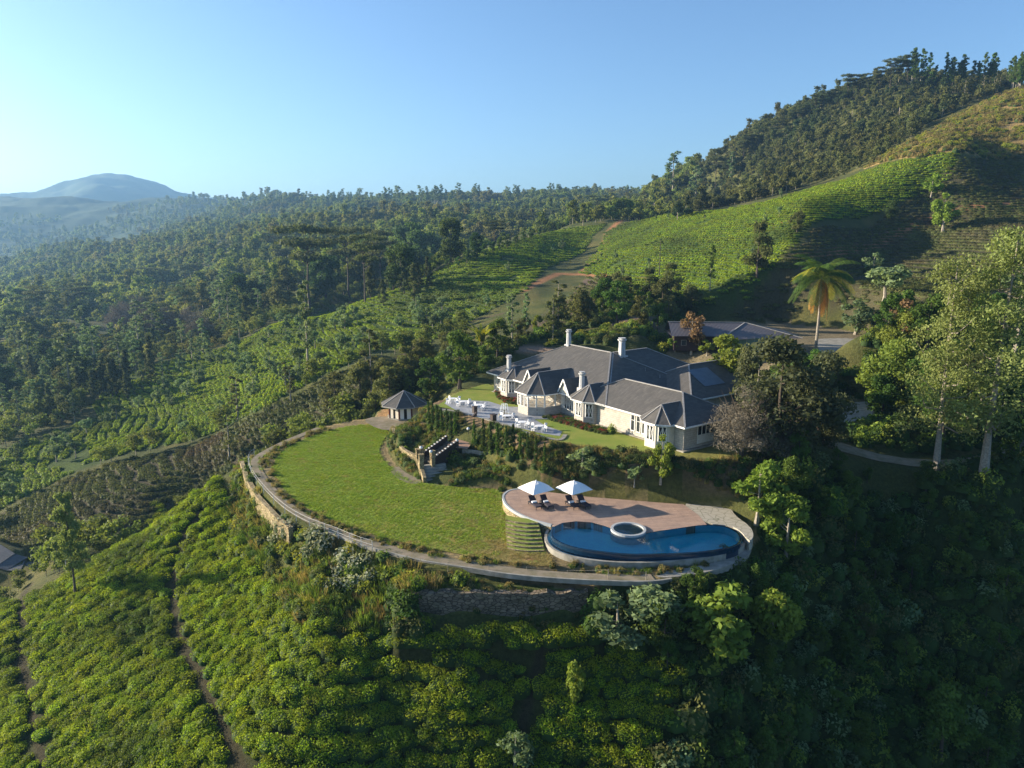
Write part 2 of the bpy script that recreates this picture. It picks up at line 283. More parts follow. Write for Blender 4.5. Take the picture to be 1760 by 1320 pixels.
# ------------------------------------------------------------------ mesh helpers
def col4(c): return (*c, 1)
def mesh_np(name, V, F, mats, tint=None, midx=None):
    V = np.asarray(V, 'f'); me = bpy.data.meshes.new(name); me.vertices.add(len(V)); me.vertices.foreach_set('co', V.ravel())
    k = F.shape[1]; me.loops.add(F.size); me.loops.foreach_set('vertex_index', F.ravel().astype('i')); me.polygons.add(len(F)); me.polygons.foreach_set('loop_start', np.arange(0, F.size, k, dtype='i'))
    if midx is not None: me.polygons.foreach_set('material_index', midx.astype('i'))
    if tint is not None:
        a = me.attributes.new('tint', 'FLOAT', 'FACE'); a.data.foreach_set('value', tint.astype('f'))
    me.update(calc_edges=True)
    for m in mats: me.materials.append(MATS[m])
    return me
class MB:
    def __init__(s): s.v = []; s.f = []; s.m = []
    def quad(s, *p, m=0): i = len(s.v); s.v += [tuple(q) for q in p]; s.f.append(list(range(i, i + len(p)))); s.m.append(m); return s
    def box(s, x0, x1, y0, y1, z0, z1, m=0):
        i = len(s.v); s.v += [(x, y, z) for z in (z0, z1) for x, y in ((x0, y0), (x1, y0), (x1, y1), (x0, y1))]
        for f in ((0, 3, 2, 1), (4, 5, 6, 7), (0, 1, 5, 4), (1, 2, 6, 5), (2, 3, 7, 6), (3, 0, 4, 7)): s.f.append([i + k for k in f]); s.m.append(m)
        return s
    def bar(s, a, b, w_, h, m=0):            # beam a->b, width w_, height h (centred)
        a = Vector(a); b = Vector(b); d = (b - a).normalized(); up = Vector((0, 0, 1)) if abs(d.z) < .95 else Vector((1, 0, 0)); r = d.cross(up).normalized() * w_ / 2; u = r.cross(d).normalized() * h / 2
        i = len(s.v)
        for p in (a, b): s.v += [tuple(p + r * x + u * y) for x, y in ((-1, -1), (1, -1), (1, 1), (-1, 1))]
        for f in ((0, 3, 2, 1), (4, 5, 6, 7), (0, 1, 5, 4), (1, 2, 6, 5), (2, 3, 7, 6), (3, 0, 4, 7)): s.f.append([i + k for k in f]); s.m.append(m)
        return s
    def prism(s, P, z0, z1, m=0, mtop=None, cap=True):   # z0, z1 may be lists
        n_ = len(P); A = sum(P[k][0] * P[(k + 1) % n_][1] - P[(k + 1) % n_][0] * P[k][1] for k in range(n_)); P = [p[:2] for p in P]
        if A < 0: P = P[::-1]
        i = len(s.v); s.v += [(x, y, z0) for x, y in P] + [(x, y, z1) for x, y in P]
        for k in range(n_): k2 = (k + 1) % n_; s.f.append([i + k, i + k2, i + n_ + k2, i + n_ + k]); s.m.append(m)
        if cap: s.f.append([i + n_ + k for k in range(n_)]); s.m.append(m if mtop is None else mtop); s.f.append([i + n_ - 1 - k for k in range(n_)]); s.m.append(m)
        return s
    def tube(s, pts, rad, n_=6, m=0, cap=True):
        i0 = len(s.v); pts = [Vector(p) for p in pts]; rad = rad if hasattr(rad, '__len__') else [rad] * len(pts)
        for j, p in enumerate(pts):
            d = (pts[min(j + 1, len(pts) - 1)] - pts[max(j - 1, 0)]).normalized(); up = Vector((0, 0, 1)) if abs(d.z) < .9 else Vector((1, 0, 0)); r = d.cross(up).normalized(); u = r.cross(d)
            for k in range(n_): a = 2 * pi * k / n_; s.v.append(tuple(p + (r * cos(a) + u * sin(a)) * rad[j]))
        for j in range(len(pts) - 1):
            for k in range(n_): k2 = (k + 1) % n_; s.f.append([i0 + j * n_ + k, i0 + j * n_ + k2, i0 + (j + 1) * n_ + k2, i0 + (j + 1) * n_ + k]); s.m.append(m)
        if cap: s.f.append([i0 + k for k in range(n_)][::-1]); s.f.append([i0 + (len(pts) - 1) * n_ + k for k in range(n_)]); s.m += [m, m]
        return s
    def cyl(s, x, y, z0, z1, r0, r1=None, n_=12, m=0): return s.tube([(x, y, z0), (x, y, z1)], [r0, r0 if r1 is None else r1], n_, m)
    def mesh(s, name, mats, smooth=False):
        me = bpy.data.meshes.new(name); me.from_pydata(s.v, [], s.f); me.polygons.foreach_set('material_index', s.m)
        if smooth: me.polygons.foreach_set('use_smooth', [True] * len(me.polygons))
        for q in (mats if isinstance(mats, (list, tuple)) else [mats]): me.materials.append(MATS[q])
        me.update(); return me
    def build(s, name, mats, parent=None, loc=None, rz=0, smooth=False, bev=0):
        me = s.mesh(name, mats, smooth)
        o = bpy.data.objects.new(name, me); C.objects.link(o)
        if parent: o.parent = parent
        if loc: o.location = loc
        o.rotation_euler.z = rz
        if bev:
            b = o.modifiers.new('bevel', 'BEVEL'); b.width = bev; b.segments = 1; b.limit_method = 'ANGLE'
        return o
def tag(o, label=None, cat=None, group=None, kind=None):
    for k, v in (('label', label), ('category', cat), ('group', group), ('kind', kind)):
        if v: o[k] = v
    return o
def empty(name, loc=(0, 0, 0), rz=0, label=None, cat=None, group=None):
    o = bpy.data.objects.new(name, None); C.objects.link(o); o.location = loc; o.rotation_euler = (0, 0, rz); o.empty_display_size = .3
    return tag(o, label, cat, group)
def obj(name, me, parent=None, loc=None):
    o = bpy.data.objects.new(name, me); C.objects.link(o)
    if parent: o.parent = parent
    if loc: o.location = loc
    return o
def copy_tree(o, parent=None):
    c = o.copy(); C.objects.link(c); c.parent = parent
    for ch in list(o.children): copy_tree(ch, c)
    return c
def sheet(name, P, z, mats, step=None, amp=0, kind='structure'):      # flat polygon laid on the ground
    bm = bmesh.new(); vs = [bm.verts.new((p[0], p[1], z)) for p in P]; f = bm.faces.new(vs)
    if f.normal.z < 0 or f.calc_area() and sum(P[k][0] * P[(k + 1) % len(P)][1] - P[(k + 1) % len(P)][0] * P[k][1] for k in range(len(P))) < 0: f.normal_flip()
    bmesh.ops.triangulate(bm, faces=bm.faces[:])
    me = bpy.data.meshes.new(name); bm.to_mesh(me); bm.free(); me.materials.append(MATS[mats]); o = obj(name, me)
    if kind: o['kind'] = kind
    return o
def strip(name, left, right, z, m):
    b = MB(); z = z if hasattr(z, '__len__') else [z] * len(left)
    for i in range(len(left) - 1): b.quad((*left[i][:2], z[i]), (*left[i + 1][:2], z[i + 1]), (*right[i + 1][:2], z[i + 1]), (*right[i][:2], z[i]))
    return b.build(name, m)
def offset(P, d, closed=True):           # shift a polyline sideways (left of travel is positive)
    o = []; n_ = len(P)
    for i in range(n_):
        a = P[(i - 1) % n_] if closed or i else P[i]; b = P[(i + 1) % n_] if closed or i < n_ - 1 else P[i]
        dx, dy = b[0] - a[0], b[1] - a[1]; L = hypot(dx, dy) + 1e-9; o.append((P[i][0] - dy / L * d, P[i][1] + dx / L * d, *P[i][2:]))
    return o
# ------------------------------------------------------------------ ground sheet and its cover regions
def reg(L, **k): return [p[:2] for p in hits(L, **k)]
TEA_SPUR = reg([(300,650),(420,590),(560,535),(720,484),(860,424),(960,396),(1045,385),(1020,405),(990,440),(935,462),(900,500),(850,530),(790,560),(720,595),(640,605),(580,635),(545,650),(450,705),(380,735),(330,700)])
TEA_LEFT = reg([(0,775),(100,742),(200,700),(300,655),(335,700),(380,738),(230,775),(120,815),(0,875)])
TEA_LEFT2 = reg([(150,700),(230,640),(330,610),(430,580),(440,640),(330,690),(200,720)])
TEA_DARK = reg([(0,885),(120,822),(380,745),(440,715),(540,665),(640,625),(720,610),(700,650),(640,712),(560,722),(460,762),(425,788),(300,868),(200,925),(100,950),(0,930)])
TEA_R = reg([(1000,470),(1040,400),(1100,380),(1160,368),(1250,360),(1320,347),(1400,322),(1500,290),(1580,274),(1645,266),(1640,300),(1560,340),(1450,375),(1380,400),(1330,460),(1290,520),(1180,530),(1090,500),(1060,480)])
TEA_RS = reg([(1400,392),(1560,345),(1645,275),(1760,262),(1775,520),(1600,540),(1450,530),(1380,530),(1250,545),(1300,510),(1340,460)])
TEA_G = reg([(955,560),(985,505),(1008,478),(1100,488),(1110,530),(1060,552),(1000,565)])
DRYHILL = reg([(1480,292),(1555,250),(1640,200),(1700,174),(1780,150),(1780,256),(1650,264),(1580,273)])
WILD = reg([(405,806),(440,808),(455,850),(490,895),(560,935),(680,965),(760,1000),(755,1075),(600,1085),(520,1075),(460,1010),(420,940),(395,880)], rmin=30)
JUNGLE = reg([(1040,1090),(1010,1010),(1120,1005),(1180,1000),(1285,965),(1310,860),(1330,800),(1450,815),(1600,825),(1800,800),(1900,1000),(1900,1200),(1900,1450),(1700,1460),(1500,1470),(1300,1470),(1090,1460),(1120,1300),(1180,1180)], rmin=18)
NEAR_TEA = reg([(-40,1080),(60,1048),(125,1010),(200,965),(300,880),(405,806),(395,880),(420,940),(460,1010),(520,1075),(620,1085),(750,1088),(1040,1092),(1180,1180),(1120,1300),(1090,1460),(900,1480),(700,1480),(500,1480),(300,1480),(100,1480),(-80,1460),(-90,1300),(-80,1180)], rmin=18)
LANES = [hits(L, rmin=20) for L in ([(345,880),(315,930),(300,985),(298,1060),(318,1120),(345,1160),(372,1230),(420,1330)],[(52,1005),(38,1060),(35,1130),(52,1200),(62,1260),(80,1330)],[(930,1110),(915,1180),(900,1240),(890,1330)])]
LAWN = smooth_poly(zp([(655,729),(600,732),(550,744),(500,764),(472,788),(470,812),(490,845),(520,870),(570,895),(620,912),(680,930),(760,947),(840,962),(900,970),(953,975),(945,955),(925,930),(905,905),(880,888),(862,868),(862,850),(850,836),(790,838),(735,832),(700,824),(672,805),(650,782),(655,760),(672,742)], 0), 2)
NEAR_TEA = [(p[0] - 4.5, p[1] + 3) if i < 6 else p for i, p in enumerate(NEAR_TEA)]
gp = np.stack([GX, GY], -1)
cov = np.zeros((NA, NR, 3)); cov[:] = (.055, .065, .022)
fb = fbm(GX / 6, GY / 6, 4)[..., None]; fb2 = fbm(GX / 45, GY / 45, 4)[..., None]
cov += np.clip(fb + .1, 0, 1) * np.array((.13, .08, .03)) + np.clip(fb2, 0, 1) * np.array((.05, .07, .01))
farc = np.clip((GRr - 900) / 900, 0, 1)[..., None]
cov = cov * (1 - farc) + farc * (np.array((.035, .06, .028)) + np.clip(fbm(GX / 90, GY / 90, 5)[..., None] * 2, -.5, 1) * np.array((.04, .045, .02)))
def paint(P, c, var=.3):
    m = inpoly(GX, GY, P); cov[m] = np.array(c) * (1 + var * 2 * fb[m])
for P in (TEA_SPUR, TEA_LEFT, TEA_LEFT2, TEA_R): paint(P, (.045, .07, .014))
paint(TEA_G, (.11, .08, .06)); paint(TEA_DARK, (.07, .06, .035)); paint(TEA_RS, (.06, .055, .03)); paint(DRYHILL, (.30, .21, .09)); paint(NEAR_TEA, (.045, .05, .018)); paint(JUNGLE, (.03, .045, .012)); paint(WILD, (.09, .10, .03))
BANKP = zp([(965,762),(985,765),(1040,773),(1105,781),(1165,791),(1235,790),(1310,776)], 4.5) + zp([(1330,850),(1290,878),(1240,868),(1100,853),(1000,843),(935,838)], .9) + zp([(905,815)], 1.5)
paint(BASE, (.22, .17, .09), .5); paint(TERR, (.24, .23, .07), .4); paint(MID, (.17, .12, .07), .6); paint(BANKP, (.15, .105, .06), .6); paint(GAZ, (.36, .22, .11)); paint(BACK, (.17, .14, .09)); paint(YARD, (.10, .09, .05))
def paintd(L, wdt, c, k=.9):
    P = [p[:2] for p in L]; m = (GRr < 900); d = np.full(GX.shape, 99.); d[m] = pdist(GX[m], GY[m], P, False); t = (np.clip(1.5 - d / wdt, 0, 1) * k)[..., None]; cov[:] = cov * (1 - t) + np.array(c) * t
for L in LANES: paintd(L, .5, (.045, .038, .022))
for L in ([(1000,470),(1030,440),(1045,400),(1075,378)], [(1000,470),(1060,482),(1110,478)], [(1380,440),(1450,430),(1530,408),(1600,375),(1660,360),(1775,345)], [(900,500),(960,470),(1000,472)], [(1330,390),(1400,372)]):
    paintd(hits(L), 1.8, (.30, .14, .07), .85)
paintd(hits([(960,560),(1000,520),(1060,540),(1090,560)]), 7, (.14, .09, .075), .8)
paintd(hits([(900,600),(930,600)]), 3, (.32, .22, .17), .9)
paintd(hits([(560,690),(640,640),(760,560),(860,540)]), 1.2, (.10, .07, .05), .8)
cov = np.clip(cov, .004, .6)
idx = np.arange(NA * NR).reshape(NA, NR); F_ = np.stack([idx[:-1, :-1], idx[:-1, 1:], idx[1:, 1:], idx[1:, :-1]], -1).reshape(-1, 4)[:, ::-1]
m, N, b = newmat('soil and grass'); b.inputs['Roughness'].default_value = .95; b.inputs['Specular IOR Level'].default_value = .1
ca_ = nd(N, 'ShaderNodeAttribute', attribute_name='cover'); nf = noise(N, 2.2, 6, rough=.75); lk(N, mixc(N, ramp(N, nf, .3, .7), mixc(N, 1., ca_.outputs['Color'], (.55, .6, .6), 'MULTIPLY'), mixc(N, 1., ca_.outputs['Color'], (1.45, 1.4, 1.3), 'MULTIPLY')), b.inputs['Base Color']); bump(N, b, noise(N, 1.4, 8, rough=.8), .8, .5)
me = mesh_np('ground', np.stack([GX, GY, GZ], -1).reshape(-1, 3), F_, ['soil and grass'])
a = me.attributes.new('cover', 'FLOAT_COLOR', 'POINT'); a.data.foreach_set('color', np.concatenate([cov, np.ones((NA, NR, 1))], -1).astype('f').ravel())
me.polygons.foreach_set('use_smooth', np.ones(len(F_), bool)); ground = obj('ground', me); ground['kind'] = 'structure'
# ------------------------------------------------------------------ building materials
brick('slate', (.115, .106, .096), (.082, .078, .072), (.06, .057, .053), .9, .35, .6, .25, .012, False)
pm('ridge tile', (.30, .29, .28), (.22, .21, .20), 3, .7)
brick('block stone', (.52, .47, .40), (.44, .41, .36), (.30, .28, .25), .62, .30)
pm('cream render', (.62, .56, .46), (.52, .47, .39), 1.5, .8, .2, .15, 12)
pm('white paint', (.72, .71, .68), (.60, .59, .56), 3, .6)
pm('chimney render', (.50, .50, .49), (.38, .38, .38), 2, .8)
pm('dark wood', (.05, .032, .025), (.03, .02, .016), 6, .6)
pm('red wood', (.16, .045, .03), (.11, .03, .02), 6, .6)
pm('painted interior shade', (.02, .018, .016), (.03, .025, .02), 3, .9)  # near-black colour that paints in the shade of an interior
pm('grey paving', (.33, .34, .36), (.22, .23, .25), 1.2, .5, .5, .2, 10)
pm('pale concrete', (.32, .30, .26), (.19, .18, .15), 1.0, .85, .2, .3, 9)
pm('dirt track', (.27, .22, .16), (.17, .15, .09), .8, .95, .1, .5, 8)
pm('asphalt', (.11, .115, .12), (.08, .08, .085), 2, .8, .3, .2, 20)
def rubble(name, c1, c2, mort, sc_=2.2):
    m, N, b = newmat(name); g = nd(N, 'ShaderNodeNewGeometry'); sp = nd(N, 'ShaderNodeMapping'); sp.inputs['Scale'].default_value = (sc_, sc_, sc_ * 1.9); lk(N, g.outputs['Position'], sp.inputs[0])
    v1 = nd(N, 'ShaderNodeTexVoronoi'); v2 = nd(N, 'ShaderNodeTexVoronoi', feature='DISTANCE_TO_EDGE'); v1.inputs['Scale'].default_value = v2.inputs['Scale'].default_value = 1; lk(N, sp.outputs[0], v1.inputs['Vector']); lk(N, sp.outputs[0], v2.inputs['Vector']); s2 = nd(N, 'ShaderNodeSeparateColor'); lk(N, v1.outputs['Color'], s2.inputs[0])
    c = mixc(N, s2.outputs[0], c1, c2); c = mixc(N, ramp(N, noise(N, .8), .4, .7), c, mixc(N, 1., c, (.6, .65, .55), 'MULTIPLY')); e_ = ramp(N, v2.outputs['Distance'], .0, .10); lk(N, mixc(N, e_, mort, c), b.inputs['Base Color']); b.inputs['Roughness'].default_value = .9; b.inputs['Specular IOR Level'].default_value = .15; bump(N, b, e_, .9, .08)
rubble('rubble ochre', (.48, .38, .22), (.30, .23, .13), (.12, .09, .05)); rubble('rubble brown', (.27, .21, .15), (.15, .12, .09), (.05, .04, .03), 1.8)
pm('terrace wall stone', (.38, .34, .28), (.22, .19, .15), 3, .9, .2, .6, 8)
m, N, b = newmat('pane'); b.inputs['Base Color'].default_value = (.03, .035, .04, 1); b.inputs['Roughness'].default_value = .08
pm('charcoal metal', (.03, .03, .035), (.02, .02, .022), 5, .5)
pm('white plastic', (.80, .80, .80), (.74, .74, .75), 5, .4)
pm('blue grey sheet', (.10, .14, .18), (.08, .11, .15), 1, .5, .4)
# ------------------------------------------------------------------ the bungalow
ZT = 4.5
O2 = atz(1174, 776, ZT); HZ = radians(35)
house = empty('bungalow', (O2[0], O2[1], 0), HZ, 'long stone bungalow with grey slate hipped roofs, bay turrets and tall chimneys on the terrace', 'house')
zE, kR = 7.1, .51
def L3(a, b_, z): return (b_ * S, a * S, z * S)     # house coordinates: a along the garden front, b into the house
def hip(a0, a1, b0, b1, ze, k=kR, mb=None):
    hw = min(a1 - a0, b1 - b0) / 2; zr = ze + k * hw; mb = mb or MB()
    if a1 - a0 >= b1 - b0: r0, r1 = (a0 + hw, (b0 + b1) / 2), (a1 - hw, (b0 + b1) / 2)
    else: r0, r1 = ((a0 + a1) / 2, b0 + hw), ((a0 + a1) / 2, b1 - hw)
    c = [(a0, b0), (a0, b1), (a1, b1), (a1, b0)]; P = lambda p, z: L3(p[0], p[1], z)
    if a1 - a0 >= b1 - b0: sides = [(c[0], c[1], r0), (c[1], c[2], r1, r0), (c[2], c[3], r1), (c[3], c[0], r0, r1)]
    else: sides = [(c[0], c[1], r1, r0), (c[1], c[2], r1), (c[2], c[3], r0, r1), (c[3], c[0], r0)]
    for s_ in sides: mb.quad(P(s_[0], ze), P(s_[1], ze), *[P(q, zr) for q in s_[2:]])
    mb.quad(*[P(q, ze - .02) for q in c[::-1]])
    return mb, [(c[0], r0), (c[3], r0 if a1 - a0 >= b1 - b0 or True else r0)], zr
roof = MB(); ridges = MB(); fas = MB()
def hiproof(a0, a1, b0, b1, ze, show=True):
    hip(a0, a1, b0, b1, ze, kR, roof)
    c = [(a0, b0), (a0, b1), (a1, b1), (a1, b0)]
    for i in range(4):
        p, q = c[i], c[(i + 1) % 4]; fas.bar(L3(*p, ze - .06), L3(*q, ze - .06), .08, .22)
    hw = min(a1 - a0, b1 - b0) / 2; zr = ze + kR * hw
    if a1 - a0 >= b1 - b0: r0, r1 = (a0 + hw, (b0 + b1) / 2), (a1 - hw, (b0 + b1) / 2); prs = [(c[0], r0), (c[1], r0), (c[2], r1), (c[3], r1)]
    else: r0, r1 = ((a0 + a1) / 2, b0 + hw), ((a0 + a1) / 2, b1 - hw); prs = [(c[0], r0), (c[3], r0), (c[1], r1), (c[2], r1)]
    for p, r in prs + [(None, None)]:
        if p: ridges.bar(L3(*p, ze + .03), L3(*r, zr + .03), .22, .10)
    ridges.bar(L3(*r0, zr + .03), L3(*r1, zr + .03), .24, .12)
hiproof(-.7, 16, -.7, 7.7, zE - .012)
hiproof(10.3, 33.4, -.7, 14.7, zE)
hiproof(10.31, 25.7, -.3, 20.7, zE - .02)
hiproof(6.6, 17.2, 8.5, 25.5, zE - .05)
wl = MB(); GZ0 = 3.9
for a0, a1, b0, b1 in ((0, 12, 0, 7), (11, 32.7, .003, 14), (11.05, 25, 1, 20), (7.3, 16.5, 9.2, 24.8)): wl.box(b0 * S, b1 * S, a0 * S, a1 * S, GZ0 * S, 7.3 * S)
walls = wl.build('wall', ['block stone'], house)
pl = MB(); pl.box(-.35 * S, 7.3 * S, -.35 * S, 3.6 * S, GZ0 * S, 4.62 * S); pl.box(-.25 * S, 1 * S, 3.6 * S, 32.9 * S, GZ0 * S, 4.58 * S); pl.build('plinth', ['pale concrete'], house)
def chimney(a, b_, z0, z1, r=.37):
    mb = MB(); x, y = b_ * S, a * S
    mb.box(x - r * 1.45, x + r * 1.45, y - r * 1.45, y + r * 1.45, z0 * S, (z0 + .55) * S + .25)
    mb.cyl(x, y, (z0 + .5) * S + .22, z1 * S - .38, r * 1.2, r * 1.02, 8)
    mb.cyl(x, y, z1 * S - .42, z1 * S - .28, r * 1.3, r * 1.5, 8); mb.cyl(x, y, z1 * S - .28, z1 * S - .18, r * 1.5, r * 1.5, 8)
    ch = mb.build('chimney', 'chimney render', house)
    MB().cyl(x, y, z1 * S - .2, z1 * S, r * .75, r * .75, 8).cyl(x, y, z1 * S, z1 * S + .07, r * 1.25, r * 1.25, 8).build('chimney_cap', 'chimney render', ch)
chimney(25.9, 7.0, 10.3, 12.9); chimney(29.4, .15, 7.2, 9.75); chimney(15.4, .35, 7.3, 9.8); chimney(17.5, 8.3, 9.9, 12.7, .5)
MB().box(7.6 * S, 7.9 * S, 16.9 * S, 17.3 * S, 10.4 * S, 12.3 * S).build('chimney', 'chimney render', house)
for (a, b_) in ((14.3, 9.1), (12.9, 10.1), (11.6, 11.2)):     # small vent pipes on the dark roof slope
    z = (zE + kR * (a - 10.3)); MB().tube([L3(a, b_, z), L3(a, b_, z + .35), L3(a - .25, b_ - .3, z + .42)], .05, 6).build('vent_pipe', 'ridge tile', house)
pz = MB(); pz.quad(L3(8.2, 12.5, zE + kR * 1.6 + .02), L3(8.2, 16, zE + kR * 1.6 + .02), L3(11, 16, zE + kR * 4.4 + .02), L3(11, 12.5, zE + kR * 4.4 + .02)); pz.build('skylight', 'blue grey sheet', house)
def semi(ac, hw, p, q, cut=.45): return [(ac + hw, .6), (ac + hw, -p + q), (ac + hw * cut, -p), (ac - hw * cut, -p), (ac - hw, -p + q), (ac - hw, .6)]
def window(c0, c1, z0, z1, parent, lights=2, lattice=False, fr='white paint', name='window'):
    # framed window standing 3 cm proud of the wall between plan points c0 and c1 (house a,b)
    (a0, b0), (a1, b1) = c0, c1; f = MB(); p = MB(); Z0, Z1 = z0, z1
    P = lambda t, z, o=0: Vector(L3(a0 + (a1 - a0) * t, b0 + (b1 - b0) * t, z)) + nrm * o
    dx_, dy_ = b1 - b0, a1 - a0; nrm = Vector((dy_, -dx_, 0)).normalized(); nrm = nrm if nrm.x < 0 else -nrm
    p.quad(P(0, Z0, .03), P(1, Z0, .03), P(1, Z1, .03), P(0, Z1, .03))
    w_ = .11
    for t in [k / lights for k in range(lights + 1)]: f.bar(P(t, Z0, .05), P(t, Z1, .05), w_, .09)
    for z in (Z0, Z1): f.bar(P(0, z, .05), P(1, z, .05), .1, w_)
    if lattice:
        for k in range(lights): f.bar(P(k / lights, Z0, .06), P((k + 1) / lights, Z1, .06), .04, .05); f.bar(P((k + 1) / lights, Z0, .065), P(k / lights, Z1, .065), .04, .05)
    else: f.bar(P(0, (Z0 + Z1 * 1.6) / 2.6, .055), P(1, (Z0 + Z1 * 1.6) / 2.6, .055), .05, .06)
    wf = f.build(name, fr, parent); p.build('pane', 'pane', wf); return wf
def bay(ac, hw, p, q, bz, az_, openp=False, wl_=4.3):
    out = semi(ac, hw + .0, p - .35, q); e = semi(ac, hw + .45, p, q)
    t = MB()
    if not openp:
        t.prism([L3(a, b_, 0) for a, b_ in out], GZ0 * S, 7.22 * S); bw = t.build('bay_wall', 'cream render' if ac < 5 else 'block stone', house)
        for i in (1, 2, 3):
            c0, c1 = out[i], out[i + 1]; mid = lambda t_: (c0[0] + (c1[0] - c0[0]) * t_, c0[1] + (c1[1] - c0[1]) * t_)
            window(mid(.2), mid(.8), 5.3, 6.75, bw, 2, True)
    else:
        inn = semi(ac, hw - .25, p - .6, q)
        t.prism([L3(a, b_, 0) for a, b_ in out], GZ0 * S, 5.45 * S); bw = t.build('parapet', 'block stone', house)
        MB().prism([L3(a, b_, 0) for a, b_ in semi(ac, hw + .05, p - .28, q)], 5.45 * S, 5.52 * S).build('parapet_coping', 'cream render', house)
        MB().box(.25 * S, .6 * S, (ac - hw) * S, (ac + hw) * S, 5.5 * S, 7.2 * S).build('interior_shade_panel', 'painted interior shade', house)  # solid near-black box stands in for the shade inside the porch
        for i in range(5):
            c0, c1 = out[i], out[i + 1]; L = hypot(c1[0] - c0[0], c1[1] - c0[1]); n_ = 3 if i == 2 else 2
            for k in range(n_):
                f0, f1 = k / n_, (k + 1) / n_; A0 = (c0[0] + (c1[0] - c0[0]) * f0, c0[1] + (c1[1] - c0[1]) * f0); A1 = (c0[0] + (c1[0] - c0[0]) * f1, c0[1] + (c1[1] - c0[1]) * f1)
                MB().cyl(*L3(*A0, 0)[:2], 5.5 * S, 7.15 * S, .14, .13, 8).build('column', 'white paint', house)
                if i != 2 or k != 1:
                    x = MB(); x.bar(L3(*A0, 5.6), L3(*A1, 6.5), .05, .05); x.bar(L3(*A0, 6.5), L3(*A1, 5.6), .05, .05); x.bar(L3(*A0, 6.55), L3(*A1, 6.55), .06, .06); x.build('lattice', 'white paint', house)
    r = MB(); E = [L3(a, b_ if i not in (0, 5) else 3.5, zE - .03) for i, (a, b_) in enumerate(e)]; ap = L3(ac, bz, az_); bk = L3(ac, 4.5, az_)
    for i in (1, 2, 3): r.quad(E[i], ap, E[i + 1])
    r.quad(E[0], bk, ap, E[1]); r.quad(E[4], ap, bk, E[5]); r.quad(*[(x, y, z - .03) for x, y, z in E]); r.build('turret_roof', 'slate', house)
    rr = MB()
    for i in (1, 2, 3, 4): rr.bar((E[i][0], E[i][1], E[i][2] + .03), (ap[0], ap[1], ap[2] + .04), .16, .08)
    rr.bar((ap[0], ap[1], ap[2] + .03), (bk[0] - 1.5 * S, bk[1], bk[2] + .03), .16, .08); rr.build('ridge_cap', 'ridge tile', house)
    ff = MB()
    for i in range(5): ff.bar((*E[i][:2], E[i][2] - .1), (*E[i + 1][:2], E[i + 1][2] - .1), .07, .18)
    ff.build('fascia', 'white paint', house)
bay(2.8, 1.6, 2.0, .95, -.2, 8.6); bay(14.1, 1.7, 1.5, .8, .35, 8.6); bay(20.7, 2.15, 4.3, 1.5, -1.8, 9.15, True); bay(29.0, 1.6, 1.3, .8, .7, 8.35)
def gable(ac, hw, zt):
    f = MB(); f.quad(L3(ac - hw, -.62, zE - .05), L3(ac + hw, -.62, zE - .05), L3(ac, -.62, zt)); f.quad(L3(ac - hw, -.5, zE - .05), L3(ac, -.5, zt), L3(ac + hw, -.5, zE - .05)); g = f.build('gable_front', 'cream render', house)
    r = MB(); q = .18; zz = zE - .2
    for s_ in (-1, 1): r.quad(L3(ac, -.8, zt + .06), L3(ac + s_ * (hw + q), -.8, zz), L3(ac + s_ * (hw + q), 2.6, zz), L3(ac, 2.6, zt + .06))
    r.build('gable_roof', 'slate', g); v = MB()
    for s_ in (-1, 1): v.bar(L3(ac, -.8, zt + .02), L3(ac + s_ * (hw + q), -.8, zz - .02), .1, .22)
    v.build('bargeboard', 'white paint', g)
gable(17.3, .95, 8.75); gable(24.1, .95, 8.75)
roof.build('roof', 'slate', house); ridges.build('ridge_cap', 'ridge tile', house); fas.build('fascia', 'white paint', house)
for a0, a1, z0, z1, lat in ((16.65, 17.95, 5.2, 7.0, True), (18.1, 18.5, 5.2, 6.9, True), (23.5, 24.8, 5.2, 7.0, True), (25.4, 26.7, 5.2, 6.8, False), (31.0, 32.0, 5.3, 6.8, False)):
    window((a0, -.003), (a1, -.003), z0, z1, house, 3, lat)
for a0 in (4.95, 5.75, 6.55): window((a0, -.003), (a0 + .55, -.003), 5.05, 6.85, house, 1)
for a0, n_ in ((1.2, 2),):
    MB().box(-.02, -.10, 4.5 * S, 4.8 * S, 4.6 * S, 6.9 * S).build('door', 'red wood', house)
# end wall facing the drive: a wide window with panel beneath
ew = MB(); ew.box(1.9 * S, 4.3 * S, -.06 * S, -.02, 4.95 * S, 5.8 * S).build('window_panel', 'white paint', house)
f = MB(); p_ = MB(); p_.box(1.9 * S, 4.3 * S, -.03, -.01, 5.8 * S, 6.95 * S)
for k in range(5): x = (1.9 + .6 * k) * S; f.box(x - .05, x + .05, -.09, -.031, 5.8 * S, 6.95 * S)
f.box(1.85 * S, 4.35 * S, -.09, -.031, 6.93 * S, 7.0 * S); wf = f.build('window', 'white paint', house); p_.build('pane', 'pane', wf)
# ------------------------------------------------------------------ terrace, paving and grass
def zz(L, z): return [atz(u, v, z) for u, v in L]
def onpath(P, z): return [(x, y, z) for x, y, *_ in P]
tg = sheet('terrace_lawn', zp([(748,697),(790,672),(835,655),(855,668),(870,686),(905,706),(960,716),(1020,730),(1080,750),(1130,768),(1165,778),(1165,789),(1105,779),(1040,771),(985,763),(960,760),(905,745),(868,731),(812,714),(770,701)], 4.5), ZT * S + .035, 'soil and grass') if False else None
pm('terrace grass', (.16, .22, .035), (.24, .25, .055), .35, .95, .1, 1, 6, dist=.08)
TG = sheet('terrace_lawn', zp([(748,699),(790,674),(838,658),(856,672),(885,690),(905,706),(960,716),(1020,730),(1080,750),(1130,768),(1160,778),(1150,787),(1105,779),(1040,771),(985,763),(958,761),(905,746),(868,732),(812,715),(770,702)], 4.5), ZT * S + .03, 'terrace grass')
